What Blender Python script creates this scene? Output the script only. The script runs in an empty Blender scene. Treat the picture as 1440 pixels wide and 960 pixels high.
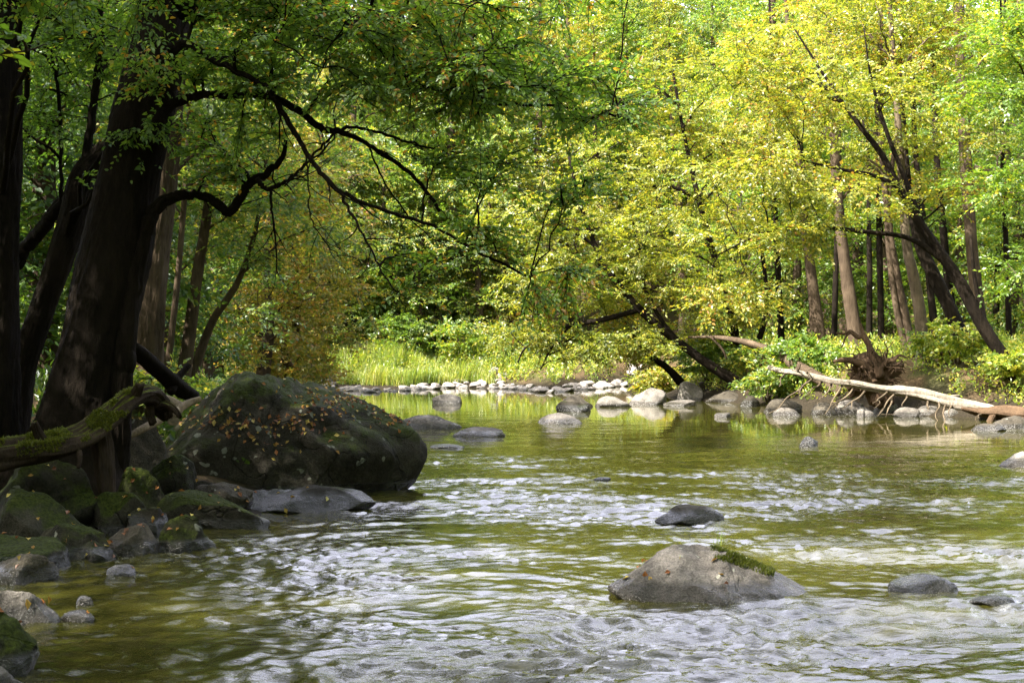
import bpy, bmesh, math, random
import numpy as np
from mathutils import Vector, noise as mnoise

sc = bpy.context.scene
COL = sc.collection
R = math.radians
CAM_H, F, HZ = 1.6, 2000.0, 490.0       # eye height, focal length and horizon in photo pixels


def P(px, py, Y):
    """world point seen at photo pixel (px,py) when it stands Y metres away"""
    return np.array([(px - 720.0) * Y / F, Y, CAM_H - (py - HZ) * Y / F])


def wdist(py):                           # distance of the water surface at that picture row
    return CAM_H * F / (py - HZ)


# ------------------------------------------------------------------ materials
def new_mat(name):
    m = bpy.data.materials.new(name)
    m.use_nodes = True
    m.node_tree.nodes.clear()
    return m, m.node_tree.nodes, m.node_tree.links


def N(nodes, t, **kw):
    n = nodes.new(t)
    for k, v in kw.items():
        setattr(n, k, v)
    return n


def ramp(nodes, stops):
    r = nodes.new('ShaderNodeValToRGB')
    e = r.color_ramp.elements
    while len(e) < len(stops):
        e.new(0.5)
    for i, (p, c) in enumerate(stops):
        e[i].position = p
        e[i].color = (c[0], c[1], c[2], 1) if hasattr(c, '__len__') else (c, c, c, 1)
    return r


def math_n(nodes, links, op, a, b=None, clamp=False):
    n = nodes.new('ShaderNodeMath')
    n.operation = op
    n.use_clamp = clamp
    for i, v in enumerate((a, b)):
        if v is None:
            continue
        if isinstance(v, (int, float)):
            n.inputs[i].default_value = v
        else:
            links.new(v, n.inputs[i])
    return n.outputs[0]


def mixcol(nodes, links, fac, a, b):
    n = nodes.new('ShaderNodeMix')
    n.data_type = 'RGBA'
    for i, v in ((0, fac), (6, a), (7, b)):
        if isinstance(v, (int, float)):
            n.inputs[i].default_value = v
        elif isinstance(v, (tuple, list)):
            n.inputs[i].default_value = (v[0], v[1], v[2], 1)
        else:
            links.new(v, n.inputs[i])
    return n.outputs[2]


def noise_n(nodes, links, vec, scale, detail=4, rough=0.55):
    n = nodes.new('ShaderNodeTexNoise')
    n.inputs['Scale'].default_value = scale
    n.inputs['Detail'].default_value = detail
    n.inputs['Roughness'].default_value = rough
    links.new(vec, n.inputs['Vector'])
    return n.outputs[0]


def leaf_mat(name, stops, trans=0.5, tint=(1.7, 1.75, 0.7), var=0.25):
    m, nd, ln = new_mat(name)
    at = N(nd, 'ShaderNodeAttribute', attribute_name='rnd')
    oi = N(nd, 'ShaderNodeObjectInfo')
    geo = N(nd, 'ShaderNodeNewGeometry')
    nz = noise_n(nd, ln, geo.outputs['Position'], 0.55, 3)
    v = math_n(nd, ln, 'MULTIPLY', oi.outputs['Random'], var)
    v = math_n(nd, ln, 'ADD', v, at.outputs['Fac'])
    w = math_n(nd, ln, 'SUBTRACT', nz, 0.5)
    w = math_n(nd, ln, 'MULTIPLY', w, 0.9)
    v = math_n(nd, ln, 'ADD', v, w)
    v = math_n(nd, ln, 'SUBTRACT', v, var * 0.5, True)
    rp = ramp(nd, stops)
    ln.new(v, rp.inputs[0])
    d = N(nd, 'ShaderNodeBsdfDiffuse')
    t = N(nd, 'ShaderNodeBsdfTranslucent')
    g = N(nd, 'ShaderNodeBsdfGlossy')
    g.inputs['Roughness'].default_value = 0.42
    g.inputs['Color'].default_value = (0.9, 0.95, 1, 1)
    ln.new(rp.outputs[0], d.inputs[0])
    mm = nd.new('ShaderNodeMix')
    mm.data_type = 'RGBA'
    mm.blend_type = 'MULTIPLY'
    mm.inputs[0].default_value = 1
    ln.new(rp.outputs[0], mm.inputs[6])
    mm.inputs[7].default_value = (*tint, 1)
    ln.new(mm.outputs[2], t.inputs[0])
    a = N(nd, 'ShaderNodeMixShader')
    a.inputs[0].default_value = trans
    ln.new(d.outputs[0], a.inputs[1])
    ln.new(t.outputs[0], a.inputs[2])
    b = N(nd, 'ShaderNodeMixShader')
    b.inputs[0].default_value = 0.035
    ln.new(a.outputs[0], b.inputs[1])
    ln.new(g.outputs[0], b.inputs[2])
    o = N(nd, 'ShaderNodeOutputMaterial')
    ln.new(b.outputs[0], o.inputs[0])
    return m


def bark_mat(name, dark, light, moss=0.0, scale=6.0):
    m, nd, ln = new_mat(name)
    tc = N(nd, 'ShaderNodeTexCoord')
    mp = N(nd, 'ShaderNodeMapping')
    mp.inputs['Scale'].default_value = (scale, scale, scale * 0.22)
    ln.new(tc.outputs['Object'], mp.inputs[0])
    n1 = noise_n(nd, ln, mp.outputs[0], 1.6, 6, 0.65)
    n2 = noise_n(nd, ln, tc.outputs['Object'], 1.3, 3)
    r1 = ramp(nd, [(0.32, dark), (0.7, light)])
    n8 = noise_n(nd, ln, mp.outputs[0], 6.0, 5, 0.7)
    ln.new(math_n(nd, ln, 'ADD', math_n(nd, ln, 'MULTIPLY', n1, 0.55), math_n(nd, ln, 'MULTIPLY', n8, 0.45)), r1.inputs[0])
    r2 = ramp(nd, [(0.5, 0.0), (0.68, 1.0)])
    ln.new(n2, r2.inputs[0])
    pale = tuple(min(1, c * 2.0) for c in light)
    c = mixcol(nd, ln, math_n(nd, ln, 'MULTIPLY', r2.outputs[0], 0.35), r1.outputs[0], pale)
    if moss > 0:
        geo = N(nd, 'ShaderNodeNewGeometry')
        sx = N(nd, 'ShaderNodeSeparateXYZ')
        ln.new(geo.outputs['Normal'], sx.inputs[0])
        n3 = noise_n(nd, ln, tc.outputs['Object'], 2.2, 5)
        q = math_n(nd, ln, 'ADD', sx.outputs[2], n3)
        rm = ramp(nd, [(0.55, 0.0), (0.75, 1.0)])
        q = math_n(nd, ln, 'SUBTRACT', q, 1.2 - moss)
        ln.new(q, rm.inputs[0])
        n4 = noise_n(nd, ln, tc.outputs['Object'], 30, 3)
        rr = ramp(nd, [(0.3, (0.025, 0.035, 0.005)), (0.7, (0.11, 0.125, 0.012))])
        ln.new(n4, rr.inputs[0])
        c = mixcol(nd, ln, rm.outputs[0], c, rr.outputs[0])
    p = N(nd, 'ShaderNodeBsdfPrincipled')
    ln.new(c, p.inputs['Base Color'])
    p.inputs['Roughness'].default_value = 0.88
    p.inputs['Specular IOR Level'].default_value = 0.06
    bp = N(nd, 'ShaderNodeBump')
    bp.inputs['Strength'].default_value = 1.0
    bp.inputs['Distance'].default_value = 0.03
    n9 = noise_n(nd, ln, mp.outputs[0], 7.0, 5, 0.7)
    ln.new(math_n(nd, ln, 'ADD', n1, math_n(nd, ln, 'MULTIPLY', n9, 0.5)), bp.inputs['Height'])
    ln.new(bp.outputs[0], p.inputs['Normal'])
    o = N(nd, 'ShaderNodeOutputMaterial')
    ln.new(p.outputs[0], o.inputs[0])
    return m


def rock_mat(name, dark, light, moss=0.0, lichen=0.3, wet=0.08, scale=1.0):
    m, nd, ln = new_mat(name)
    geo = N(nd, 'ShaderNodeNewGeometry')
    oi = N(nd, 'ShaderNodeObjectInfo')
    pos = geo.outputs['Position']
    n1 = noise_n(nd, ln, pos, 2.2 * scale, 8, 0.62)
    n2 = noise_n(nd, ln, pos, 14 * scale, 6, 0.7)
    n5 = noise_n(nd, ln, pos, 60 * scale, 4, 0.7)
    r1 = ramp(nd, [(0.36, dark), (0.62, light)])
    ln.new(math_n(nd, ln, 'ADD', math_n(nd, ln, 'MULTIPLY', n1, 0.65), math_n(nd, ln, 'MULTIPLY', n2, 0.35)), r1.inputs[0])
    c = r1.outputs[0]
    sp = ramp(nd, [(0.33, 0.55), (0.64, 1.3)])
    ln.new(n5, sp.inputs[0])
    mm = nd.new('ShaderNodeMix')
    mm.data_type = 'RGBA'
    mm.blend_type = 'MULTIPLY'
    mm.inputs[0].default_value = 1
    ln.new(c, mm.inputs[6])
    ln.new(sp.outputs[0], mm.inputs[7])
    c = mm.outputs[2]
    # lichen: pale irregular spots
    if lichen > 0:
        vo = N(nd, 'ShaderNodeTexVoronoi')
        vo.inputs['Scale'].default_value = 9 * scale
        wv = N(nd, 'ShaderNodeVectorMath', operation='ADD')
        nc = N(nd, 'ShaderNodeTexNoise')
        nc.inputs['Scale'].default_value = 8
        ln.new(pos, nc.inputs['Vector'])
        sv = N(nd, 'ShaderNodeVectorMath', operation='SCALE')
        sv.inputs['Scale'].default_value = 0.16
        ln.new(nc.outputs['Color'], sv.inputs[0])
        ln.new(pos, wv.inputs[0])
        ln.new(sv.outputs[0], wv.inputs[1])
        ln.new(wv.outputs[0], vo.inputs['Vector'])
        sepc = N(nd, 'ShaderNodeSeparateColor')
        ln.new(vo.outputs['Color'], sepc.inputs[0])
        rad = math_n(nd, ln, 'MULTIPLY', math_n(nd, ln, 'SUBTRACT', sepc.outputs[0], 1 - lichen, True), 1.1)
        lm = math_n(nd, ln, 'SUBTRACT', rad, vo.outputs['Distance'])
        lm = math_n(nd, ln, 'MULTIPLY', lm, 14.0, True)
        lm = math_n(nd, ln, 'MULTIPLY', lm, 0.6)
        c = mixcol(nd, ln, lm, c, (0.30, 0.31, 0.26))
    # cracks
    wc = N(nd, 'ShaderNodeVectorMath', operation='ADD')
    nq = N(nd, 'ShaderNodeTexNoise')
    nq.inputs['Scale'].default_value = 1.8 * scale
    nq.inputs['Detail'].default_value = 5
    ln.new(pos, nq.inputs['Vector'])
    ln.new(nq.outputs['Color'], wc.inputs[0])
    ln.new(pos, wc.inputs[1])
    vc = N(nd, 'ShaderNodeTexVoronoi', feature='DISTANCE_TO_EDGE')
    vc.inputs['Scale'].default_value = 0.9 * scale
    ln.new(wc.outputs[0], vc.inputs['Vector'])
    crack = math_n(nd, ln, 'MULTIPLY', math_n(nd, ln, 'SUBTRACT', 0.016, vc.outputs['Distance']), 90.0, True)
    c = mixcol(nd, ln, math_n(nd, ln, 'MULTIPLY', crack, 0.65 if moss > 0.1 else 0.12), c, (0.012, 0.011, 0.010))
    sx = N(nd, 'ShaderNodeSeparateXYZ')
    ln.new(geo.outputs['Normal'], sx.inputs[0])
    if moss > 0:
        n3 = noise_n(nd, ln, pos, 1.7, 6, 0.6)
        q = math_n(nd, ln, 'ADD', math_n(nd, ln, 'MULTIPLY', sx.outputs[2], 0.30), n3)
        q = math_n(nd, ln, 'ADD', q, moss - 0.75)
        rm = ramp(nd, [(0.10, 0.0), (0.24, 1.0)])
        ln.new(q, rm.inputs[0])
        n4 = noise_n(nd, ln, pos, 45, 4)
        rr = ramp(nd, [(0.3, (0.010, 0.014, 0.004)), (0.72, (0.048, 0.062, 0.010))])
        ln.new(n4, rr.inputs[0])
        c = mixcol(nd, ln, rm.outputs[0], c, rr.outputs[0])
    p = N(nd, 'ShaderNodeBsdfPrincipled')
    # wet skirt at the waterline
    pz = N(nd, 'ShaderNodeSeparateXYZ')
    ln.new(pos, pz.inputs[0])
    wn = math_n(nd, ln, 'MULTIPLY', n1, wet * 1.2)
    wz = math_n(nd, ln, 'SUBTRACT', pz.outputs[2], wn)
    wm = math_n(nd, ln, 'MULTIPLY', math_n(nd, ln, 'SUBTRACT', wet * 0.6, wz), 1.0 / max(wet * 0.35, 0.01), True)
    dk = nd.new('ShaderNodeMix')
    dk.data_type = 'RGBA'
    dk.blend_type = 'MULTIPLY'
    ln.new(wm, dk.inputs[0])
    ln.new(c, dk.inputs[6])
    dk.inputs[7].default_value = (0.35, 0.34, 0.33, 1)
    ln.new(dk.outputs[2], p.inputs['Base Color'])
    rg = math_n(nd, ln, 'SUBTRACT', 0.85, math_n(nd, ln, 'MULTIPLY', wm, 0.6))
    ln.new(rg, p.inputs['Roughness'])
    ln.new(math_n(nd, ln, 'ADD', 0.08, math_n(nd, ln, 'MULTIPLY', wm, 0.45)), p.inputs['Specular IOR Level'])
    b1 = N(nd, 'ShaderNodeBump')
    b1.inputs['Strength'].default_value = 0.7
    b1.inputs['Distance'].default_value = 0.05
    hh = math_n(nd, ln, 'ADD', n2, math_n(nd, ln, 'MULTIPLY', n5, 0.45))
    hh = math_n(nd, ln, 'SUBTRACT', hh, math_n(nd, ln, 'MULTIPLY', crack, 0.6 if moss > 0.1 else 0.1))
    ln.new(hh, b1.inputs['Height'])
    ln.new(b1.outputs[0], p.inputs['Normal'])
    o = N(nd, 'ShaderNodeOutputMaterial')
    ln.new(p.outputs[0], o.inputs[0])
    return m


M = {}
Yl, Or = (0.38, 0.29, 0.03), (0.26, 0.11, 0.02)
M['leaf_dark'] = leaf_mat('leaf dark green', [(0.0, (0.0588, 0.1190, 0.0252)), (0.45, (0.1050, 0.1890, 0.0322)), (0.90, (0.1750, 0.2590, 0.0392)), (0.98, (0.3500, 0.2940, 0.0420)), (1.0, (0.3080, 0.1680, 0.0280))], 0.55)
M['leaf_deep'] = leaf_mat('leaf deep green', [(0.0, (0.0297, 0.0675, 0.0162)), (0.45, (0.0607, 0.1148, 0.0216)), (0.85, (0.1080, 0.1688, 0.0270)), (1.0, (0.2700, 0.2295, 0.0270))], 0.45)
M['leaf_mid'] = leaf_mat('leaf mid green', [(0.0, (0.0562, 0.1063, 0.0250)), (0.5, (0.1187, 0.1812, 0.0375)), (0.85, (0.2063, 0.2500, 0.0475)), (1.0, (0.3750, 0.3125, 0.0562))])
M['leaf_bright'] = leaf_mat('leaf bright green', [(0.0, (0.060, 0.110, 0.018)), (0.5, (0.11, 0.19, 0.025)), (0.85, (0.19, 0.25, 0.03)), (1.0, (0.34, 0.30, 0.03))])
M['leaf_yellow'] = leaf_mat('leaf yellow green', [(0.0, (0.085, 0.120, 0.020)), (0.35, (0.168, 0.195, 0.026)), (0.7, (0.270, 0.264, 0.046)), (0.93, (0.36, 0.30, 0.040)), (1.0, (0.30, 0.15, 0.03))])
M['leaf_russet'] = leaf_mat('leaf russet olive', [(0.0, (0.0960, 0.1200, 0.0264)), (0.4, (0.1860, 0.1920, 0.0360)), (0.75, (0.2880, 0.2280, 0.0420)), (1.0, (0.3360, 0.1680, 0.0540))])
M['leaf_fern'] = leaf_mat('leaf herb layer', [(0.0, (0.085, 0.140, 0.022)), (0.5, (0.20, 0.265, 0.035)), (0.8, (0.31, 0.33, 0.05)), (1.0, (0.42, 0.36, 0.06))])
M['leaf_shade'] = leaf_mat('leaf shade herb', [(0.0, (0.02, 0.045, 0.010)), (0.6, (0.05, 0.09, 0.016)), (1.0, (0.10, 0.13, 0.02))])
M['grass'] = leaf_mat('grass blades', [(0.0, (0.10, 0.16, 0.025)), (0.5, (0.19, 0.25, 0.045)), (0.8, (0.28, 0.30, 0.07)), (1.0, (0.40, 0.36, 0.14))])
M['moss'] = leaf_mat('moss tufts', [(0.0, (0.035, 0.045, 0.006)), (0.5, (0.085, 0.098, 0.010)), (1.0, (0.15, 0.16, 0.018))], 0.35)
M['litter'] = leaf_mat('fallen leaf colours', [(0.0, (0.12, 0.045, 0.018)), (0.4, (0.26, 0.10, 0.025)), (0.7, (0.34, 0.22, 0.04)), (1.0, (0.42, 0.36, 0.10))], 0.15, (1.1, 1, 0.8))
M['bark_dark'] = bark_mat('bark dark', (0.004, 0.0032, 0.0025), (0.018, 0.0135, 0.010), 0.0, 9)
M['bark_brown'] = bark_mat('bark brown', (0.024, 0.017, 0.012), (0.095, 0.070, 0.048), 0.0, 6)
M['bark_pale'] = bark_mat('bark pale', (0.036, 0.027, 0.019), (0.15, 0.117, 0.080), 0.0, 5)
M['bark_moss'] = bark_mat('bark mossy', (0.014, 0.010, 0.008), (0.055, 0.040, 0.028), 0.54, 6)
M['driftwood'] = bark_mat('driftwood', (0.14, 0.10, 0.07), (0.42, 0.33, 0.24), 0.0, 9)
M['dead_grey'] = bark_mat('dead wood grey', (0.070, 0.058, 0.046), (0.30, 0.26, 0.21), 0.0, 9)
M['root'] = bark_mat('root soil', (0.030, 0.020, 0.014), (0.10, 0.065, 0.04), 0.0, 9)
M['rock_boulder'] = rock_mat('rock boulder', (0.011, 0.010, 0.0078), (0.060, 0.054, 0.043), 0.20, 0.36, 0.10)
M['rock_mossy'] = rock_mat('rock mossy', (0.0112, 0.0106, 0.0078), (0.0496, 0.0456, 0.0341), 0.27, 0.30, 0.08)
M['rock_dark'] = rock_mat('rock dark wet', (0.0128, 0.0114, 0.0086), (0.0440, 0.0387, 0.0302), 0.10, 0.15, 0.16)
M['rock_grey'] = rock_mat('rock grey', (0.0320, 0.0281, 0.0230), (0.0960, 0.0836, 0.0656), 0.0, 0.22, 0.10)
M['rock_pale'] = rock_mat('rock pale', (0.06, 0.054, 0.048), (0.235, 0.215, 0.195), 0.0, 0.2, 0.09, 1.6)
M['cobble'] = rock_mat('pale cobbles', (0.13, 0.115, 0.105), (0.40, 0.365, 0.34), 0.0, 0.1, 0.06, 1.6)
M['rock_mid'] = rock_mat('rock midstream', (0.050, 0.045, 0.041), (0.19, 0.172, 0.155), 0.0, 0.34, 0.10, 1.4)


_rs = np.random.default_rng(5)
_perm = _rs.permutation(256)
_perm = np.concatenate([_perm, _perm])
_g = _rs.uniform(0, 2 * math.pi, 256)
_gx, _gy = np.cos(_g), np.sin(_g)


def perlin(x, y, seed=0):
    x = np.asarray(x, float) + seed * 17.31
    y = np.asarray(y, float) + seed * 9.77
    xi, yi = np.floor(x).astype(int), np.floor(y).astype(int)
    xf, yf = x - xi, y - yi
    u, v = xf ** 3 * (xf * (6 * xf - 15) + 10), yf ** 3 * (yf * (6 * yf - 15) + 10)

    def gd(a, b):
        h = _perm[(_perm[(xi + a) & 255] + yi + b) & 255]
        return _gx[h] * (xf - a) + _gy[h] * (yf - b)
    return ((gd(0, 0) * (1 - u) + gd(1, 0) * u) * (1 - v) + (gd(0, 1) * (1 - u) + gd(1, 1) * u) * v) * 1.5


# ------------------------------------------------------------------ mesh helpers
def mesh_np(name, V, quads=None, tris=None, rnd=None, smooth=False, vattr=None):
    V = np.asarray(V, dtype=np.float32)
    parts, starts, off = [], [], 0
    for f, k in ((quads, 4), (tris, 3)):
        if f is not None and len(f):
            f = np.asarray(f, dtype=np.int32).reshape(-1, k)
            parts.append(f.ravel())
            starts.append(off + np.arange(len(f)) * k)
            off += len(f) * k
    me = bpy.data.meshes.new(name)
    me.vertices.add(len(V))
    me.vertices.foreach_set('co', V.ravel())
    loops = np.concatenate(parts).astype(np.int32)
    st = np.concatenate(starts).astype(np.int32)
    me.loops.add(len(loops))
    me.loops.foreach_set('vertex_index', loops)
    me.polygons.add(len(st))
    me.polygons.foreach_set('loop_start', st)
    if rnd is not None:
        a = me.attributes.new('rnd', 'FLOAT', 'FACE')
        a.data.foreach_set('value', np.asarray(rnd, dtype=np.float32))
    if vattr:
        for k, v in vattr.items():
            a = me.attributes.new(k, 'FLOAT', 'POINT')
            a.data.foreach_set('value', np.asarray(v, dtype=np.float32))
    me.update(calc_edges=True)
    me.polygons.foreach_set('use_smooth', np.full(len(st), smooth))
    return me


def link(name, me, mat=None, parent=None, loc=(0, 0, 0)):
    o = bpy.data.objects.new(name, me)
    COL.objects.link(o)
    o.location = loc
    if mat is not None:
        for mm in (mat if isinstance(mat, (list, tuple)) else [mat]):
            me.materials.append(mm)
    if parent is not None:
        o.parent = parent
    return o


def tag(o, label=None, cat=None, group=None, kind=None):
    if label: o['label'] = label
    if cat: o['category'] = cat
    if group: o['group'] = group
    if kind: o['kind'] = kind
    return o


def empty(name, loc, label, cat, group=None):
    o = bpy.data.objects.new(name, None)
    COL.objects.link(o)
    o.location = loc
    o.empty_display_size = 0.2
    return tag(o, label, cat, group)


def nrm(v):
    return v / np.maximum(np.linalg.norm(v, axis=-1, keepdims=True), 1e-9)


class Tubes:
    """collects tapered tubes; build() gives one mesh"""
    def __init__(self):
        self.V, self.Q, self.T, self.n = [], [], [], 0

    def add(self, pts, rad, sides=8, cap=True, lump=0.0, rng=None, ridge=0.0):
        pts = np.asarray(pts, float)
        rad = np.asarray(rad, float)
        if ridge:                              # finer rings for a furrowed bark
            u = np.r_[0, np.cumsum(np.linalg.norm(np.diff(pts, axis=0), axis=1))]
            q = np.arange(0, u[-1], 0.035)
            pts = np.stack([np.interp(q, u, pts[:, i]) for i in range(3)], 1)
            rad = np.interp(q, u, rad)
            sides = max(sides, int(min(200, 48 + rad.mean() * 480)))
        m = len(pts)
        t = np.gradient(pts, axis=0)
        t = nrm(t)
        ref = np.array([0, 0, 1.0]) if abs(t[0][2]) < 0.8 else np.array([1.0, 0, 0])
        b = nrm(np.cross(t, ref))
        for i in range(1, m):                  # keep the frame from flipping
            if np.dot(b[i], b[i - 1]) < 0:
                b[i] = -b[i]
        c = np.cross(t, b)
        a = np.linspace(0, 2 * math.pi, sides, endpoint=False)
        rr = rad[:, None] * np.ones((1, sides))
        if lump and rng is not None:
            ph = rng.uniform(0, 6.28, 4)
            zz = np.cumsum(np.r_[0, np.linalg.norm(np.diff(pts, axis=0), axis=1)])[:, None]
            rr = rr * (1 + lump * np.sin(2 * a[None] + ph[0] + zz * 1.3) + lump * 0.7 * np.sin(3 * a[None] + ph[1] - zz * 2.1)
                       + lump * 0.5 * np.sin(5 * a[None] + ph[2] + zz * 3.3) + (0 if ridge else lump * 0.35) * rng.standard_normal((m, sides)))
        if ridge:
            zz = (np.arange(m) * 0.035)[:, None] + 0 * a[None]
            aa = a[None] / 6.2832 + 0 * zz
            nf = max(8, rad.mean() * 100)
            wv = perlin(aa * 4, zz * 1.2, 31) * 0.25
            rg = np.abs(perlin((aa + wv * 0.12) * nf, zz * 1.3, 21)) + 0.6 * np.abs(perlin(aa * nf * 2.3, zz * 4, 22))
            rr = rr + ridge * (0.55 - rg) + ridge * 1.3 * perlin(aa * 4, zz * 0.7, 23) * np.minimum(1, rr / 0.15)
            rr = rr * (1 + 0.02 * perlin(aa * 60, zz * 25, 24))
        ring = pts[:, None, :] + rr[:, :, None] * (np.cos(a)[None, :, None] * b[:, None, :] + np.sin(a)[None, :, None] * c[:, None, :])
        idx = self.n + np.arange(m * sides).reshape(m, sides)
        nx = np.roll(idx, -1, axis=1)
        self.Q.append(np.stack([idx[:-1], nx[:-1], nx[1:], idx[1:]], -1).reshape(-1, 4))
        self.V.append(ring.reshape(-1, 3))
        self.n += m * sides
        if cap:
            for row, p in ((idx[0][::-1], pts[0]), (idx[-1], pts[-1])):
                self.V.append(p[None])
                self.T.append(np.stack([row, np.roll(row, -1), np.full(sides, self.n)], -1))
                self.n += 1

    def build(self, name, org=(0, 0, 0)):
        V = np.concatenate(self.V) - np.asarray(org)
        return mesh_np(name, V, np.concatenate(self.Q), np.concatenate(self.T) if self.T else None, smooth=True)


def smooth_line(pts, per=6):
    """Catmull-Rom through rows (any number of columns)"""
    p = np.asarray(pts, float)
    if len(p) < 3:
        t = np.linspace(0, 1, per + 1)[:, None]
        return p[0] * (1 - t) + p[-1] * t
    q = np.vstack([2 * p[0] - p[1], p, 2 * p[-1] - p[-2]])
    out = []
    for i in range(1, len(q) - 2):
        for t in np.linspace(0, 1, per, endpoint=False):
            out.append(0.5 * ((2 * q[i]) + (-q[i - 1] + q[i + 1]) * t + (2 * q[i - 1] - 5 * q[i] + 4 * q[i + 1] - q[i + 2]) * t * t
                              + (-q[i - 1] + 3 * q[i] - 3 * q[i + 1] + q[i + 2]) * t ** 3))
    out.append(q[-2])
    return np.array(out)


def trace(rows, Y=None):
    """rows of (px, py, width_px[, Y]) -> smooth world polyline with radius"""
    out = []
    for r in rows:
        d = r[3] if len(r) > 3 else Y
        out.append(np.r_[P(r[0], r[1], d), r[2] * d / F * 0.5])
    return smooth_line(out)


# ------------------------------------------------------------------ leaves
def leaves_from_twigs(rng, pos, dr, ln, k, L, W, near=False, flat=0.35, droop=0.25):
    n = len(pos)
    pos = np.repeat(pos, k, 0)
    d = nrm(np.repeat(dr, k, 0))
    ln = np.repeat(ln, k)
    i = np.tile(np.arange(k), n)
    s = (i + 0.6 + rng.uniform(-0.35, 0.35, n * k)) / k * ln
    side = np.where(i % 2 == 0, 1.0, -1.0)
    up = np.repeat(nrm(np.array([0, 0, 1.0]) + rng.normal(0, flat, (n, 3))), k, 0)
    b = nrm(np.cross(up, d))
    nn = nrm(np.cross(d, b))
    a = R(50) + rng.normal(0, 0.3, n * k)
    a = np.where(i == k - 1, 0.1, a)
    l = d * np.cos(a)[:, None] + b * (side * np.sin(a))[:, None]
    l[:, 2] -= droop * rng.uniform(0.2, 1.6, n * k)
    l = nrm(l + rng.normal(0, 0.15, l.shape))
    nl = nrm(nn + rng.normal(0, flat, nn.shape))
    w = nrm(np.cross(nl, l))
    nl = np.cross(l, w)
    base = pos + d * s[:, None]
    base[:, 2] -= 0.10 * s * s / np.maximum(ln, 0.1)
    sz = rng.uniform(0.65, 1.25, n * k)[:, None]
    LL, WW = L * sz, W * sz
    if near:
        f = WW * 0.28
        v = [base, base + l * LL * 0.28 + w * WW * 0.46 + nl * f * 0.8, base + l * LL * 0.62 + w * WW * 0.44 + nl * f * 0.7, base + l * LL - nl * LL * 0.10,
             base + l * LL * 0.62 - w * WW * 0.44 + nl * f * 0.7, base + l * LL * 0.28 - w * WW * 0.46 + nl * f * 0.8, base + l * LL * 0.3, base + l * LL * 0.64]
        V = np.stack(v, 1)
        o = (np.arange(n * k) * 8)[:, None]
        Q = np.concatenate([o + np.array([[1, 2, 7, 6]]), o + np.array([[6, 7, 4, 5]])])
        T = np.concatenate([o + np.array([[0, 1, 6]]), o + np.array([[2, 3, 7]]), o + np.array([[7, 3, 4]]), o + np.array([[0, 6, 5]])])
        r = rng.uniform(0, 1, n * k)
        return V.reshape(-1, 3), Q, T, np.concatenate([r] * 6)
    f = WW * 0.25
    V = np.stack([base, base + l * LL * 0.45 + w * WW * 0.5 + nl * f, base + l * LL, base + l * LL * 0.45 - w * WW * 0.5 + nl * f], 1)
    o = (np.arange(n * k) * 4)[:, None]
    T = np.concatenate([o + np.array([[0, 1, 2]]), o + np.array([[0, 2, 3]])])
    r = rng.uniform(0, 1, n * k)
    return V.reshape(-1, 3), None, T, np.concatenate([r, r])


def ell_points(rng, n, shell=0.5):
    v = nrm(rng.normal(0, 1, (n, 3)))
    return v * (rng.uniform(shell ** 3, 1, n) ** (1 / 3))[:, None]


def grow(rng, tubes, attach, blobs, ntwig, near, twig_len=(0.35, 0.8), rmax=0.06, main_every=11, low=0.6):
    """limbs from the stem to points spread through the blobs; returns twig arrays"""
    tp, td, tl = [], [], []
    nodes = attach[:, :4].copy()
    for (c, rad, n) in blobs:
        c = np.asarray(c, float)
        rad = np.asarray(rad, float)
        tg = c + ell_points(rng, n, 0.3) * rad
        nm = max(2, n // main_every)
        for j, t in enumerate(tg):
            main = j < nm
            pool = attach if main else nodes
            dv = t - pool[:, :3]
            dist = np.linalg.norm(dv, axis=1)
            hor = np.hypot(dv[:, 0], dv[:, 1])
            cost = dist + (1.6 * np.maximum(0, low * hor - dv[:, 2]) if main else 0.4 * np.maximum(0, -dv[:, 2]))
            q = pool[np.argmin(cost)]
            p0 = q[:3]
            v = t - p0
            Ln = np.linalg.norm(v)
            if Ln < 0.05:
                continue
            hv = v * np.array([1, 1, 0.2])
            p1 = p0 + v * 0.35 + np.array([0, 0, 0.16 * Ln]) + rng.normal(0, 0.06 * Ln, 3)
            p2 = p0 + v * 0.7 + np.array([0, 0, 0.10 * Ln]) + rng.normal(0, 0.06 * Ln, 3)
            m = 9 if main else 6
            s = np.linspace(0, 1, m)[:, None]
            pts = (1 - s) ** 3 * p0 + 3 * s * (1 - s) ** 2 * p1 + 3 * s * s * (1 - s) * p2 + s ** 3 * t
            pts[1:-1] += rng.normal(0, 0.018 * Ln, (m - 2, 3))
            r0 = min(q[3] * 0.62, 0.008 + 0.011 * Ln, rmax)
            rr = r0 * (1 - s[:, 0]) ** 0.8 + 0.0045
            tubes.add(pts, rr, 6 if main else 4, cap=False)
            nodes = np.vstack([nodes, np.c_[pts[2:], rr[2:]]])
            # side twigs
            k = ntwig * (2 if main else 1)
            u = rng.uniform(0.3 if main else 0.15, 1.0, k)
            u[-1] = 1.0
            ii = np.clip((u * (m - 1)).astype(int), 0, m - 2)
            fr = (u * (m - 1) - ii)[:, None]
            pp = pts[ii] * (1 - fr) + pts[ii + 1] * fr
            dd = nrm(pts[ii + 1] - pts[ii])
            ang = rng.choice([-1, 1], k) * rng.uniform(0.3, 1.3, k)
            ang[-1] = 0
            ca, sa = np.cos(ang), np.sin(ang)
            e = np.stack([dd[:, 0] * ca - dd[:, 1] * sa, dd[:, 0] * sa + dd[:, 1] * ca, dd[:, 2] * 0.5 + rng.normal(-0.05, 0.22, k)], 1)
            tp.append(pp)
            td.append(nrm(e))
            tl.append(rng.uniform(*twig_len, k))
    return np.concatenate(tp), np.concatenate(td), np.concatenate(tl)


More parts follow.
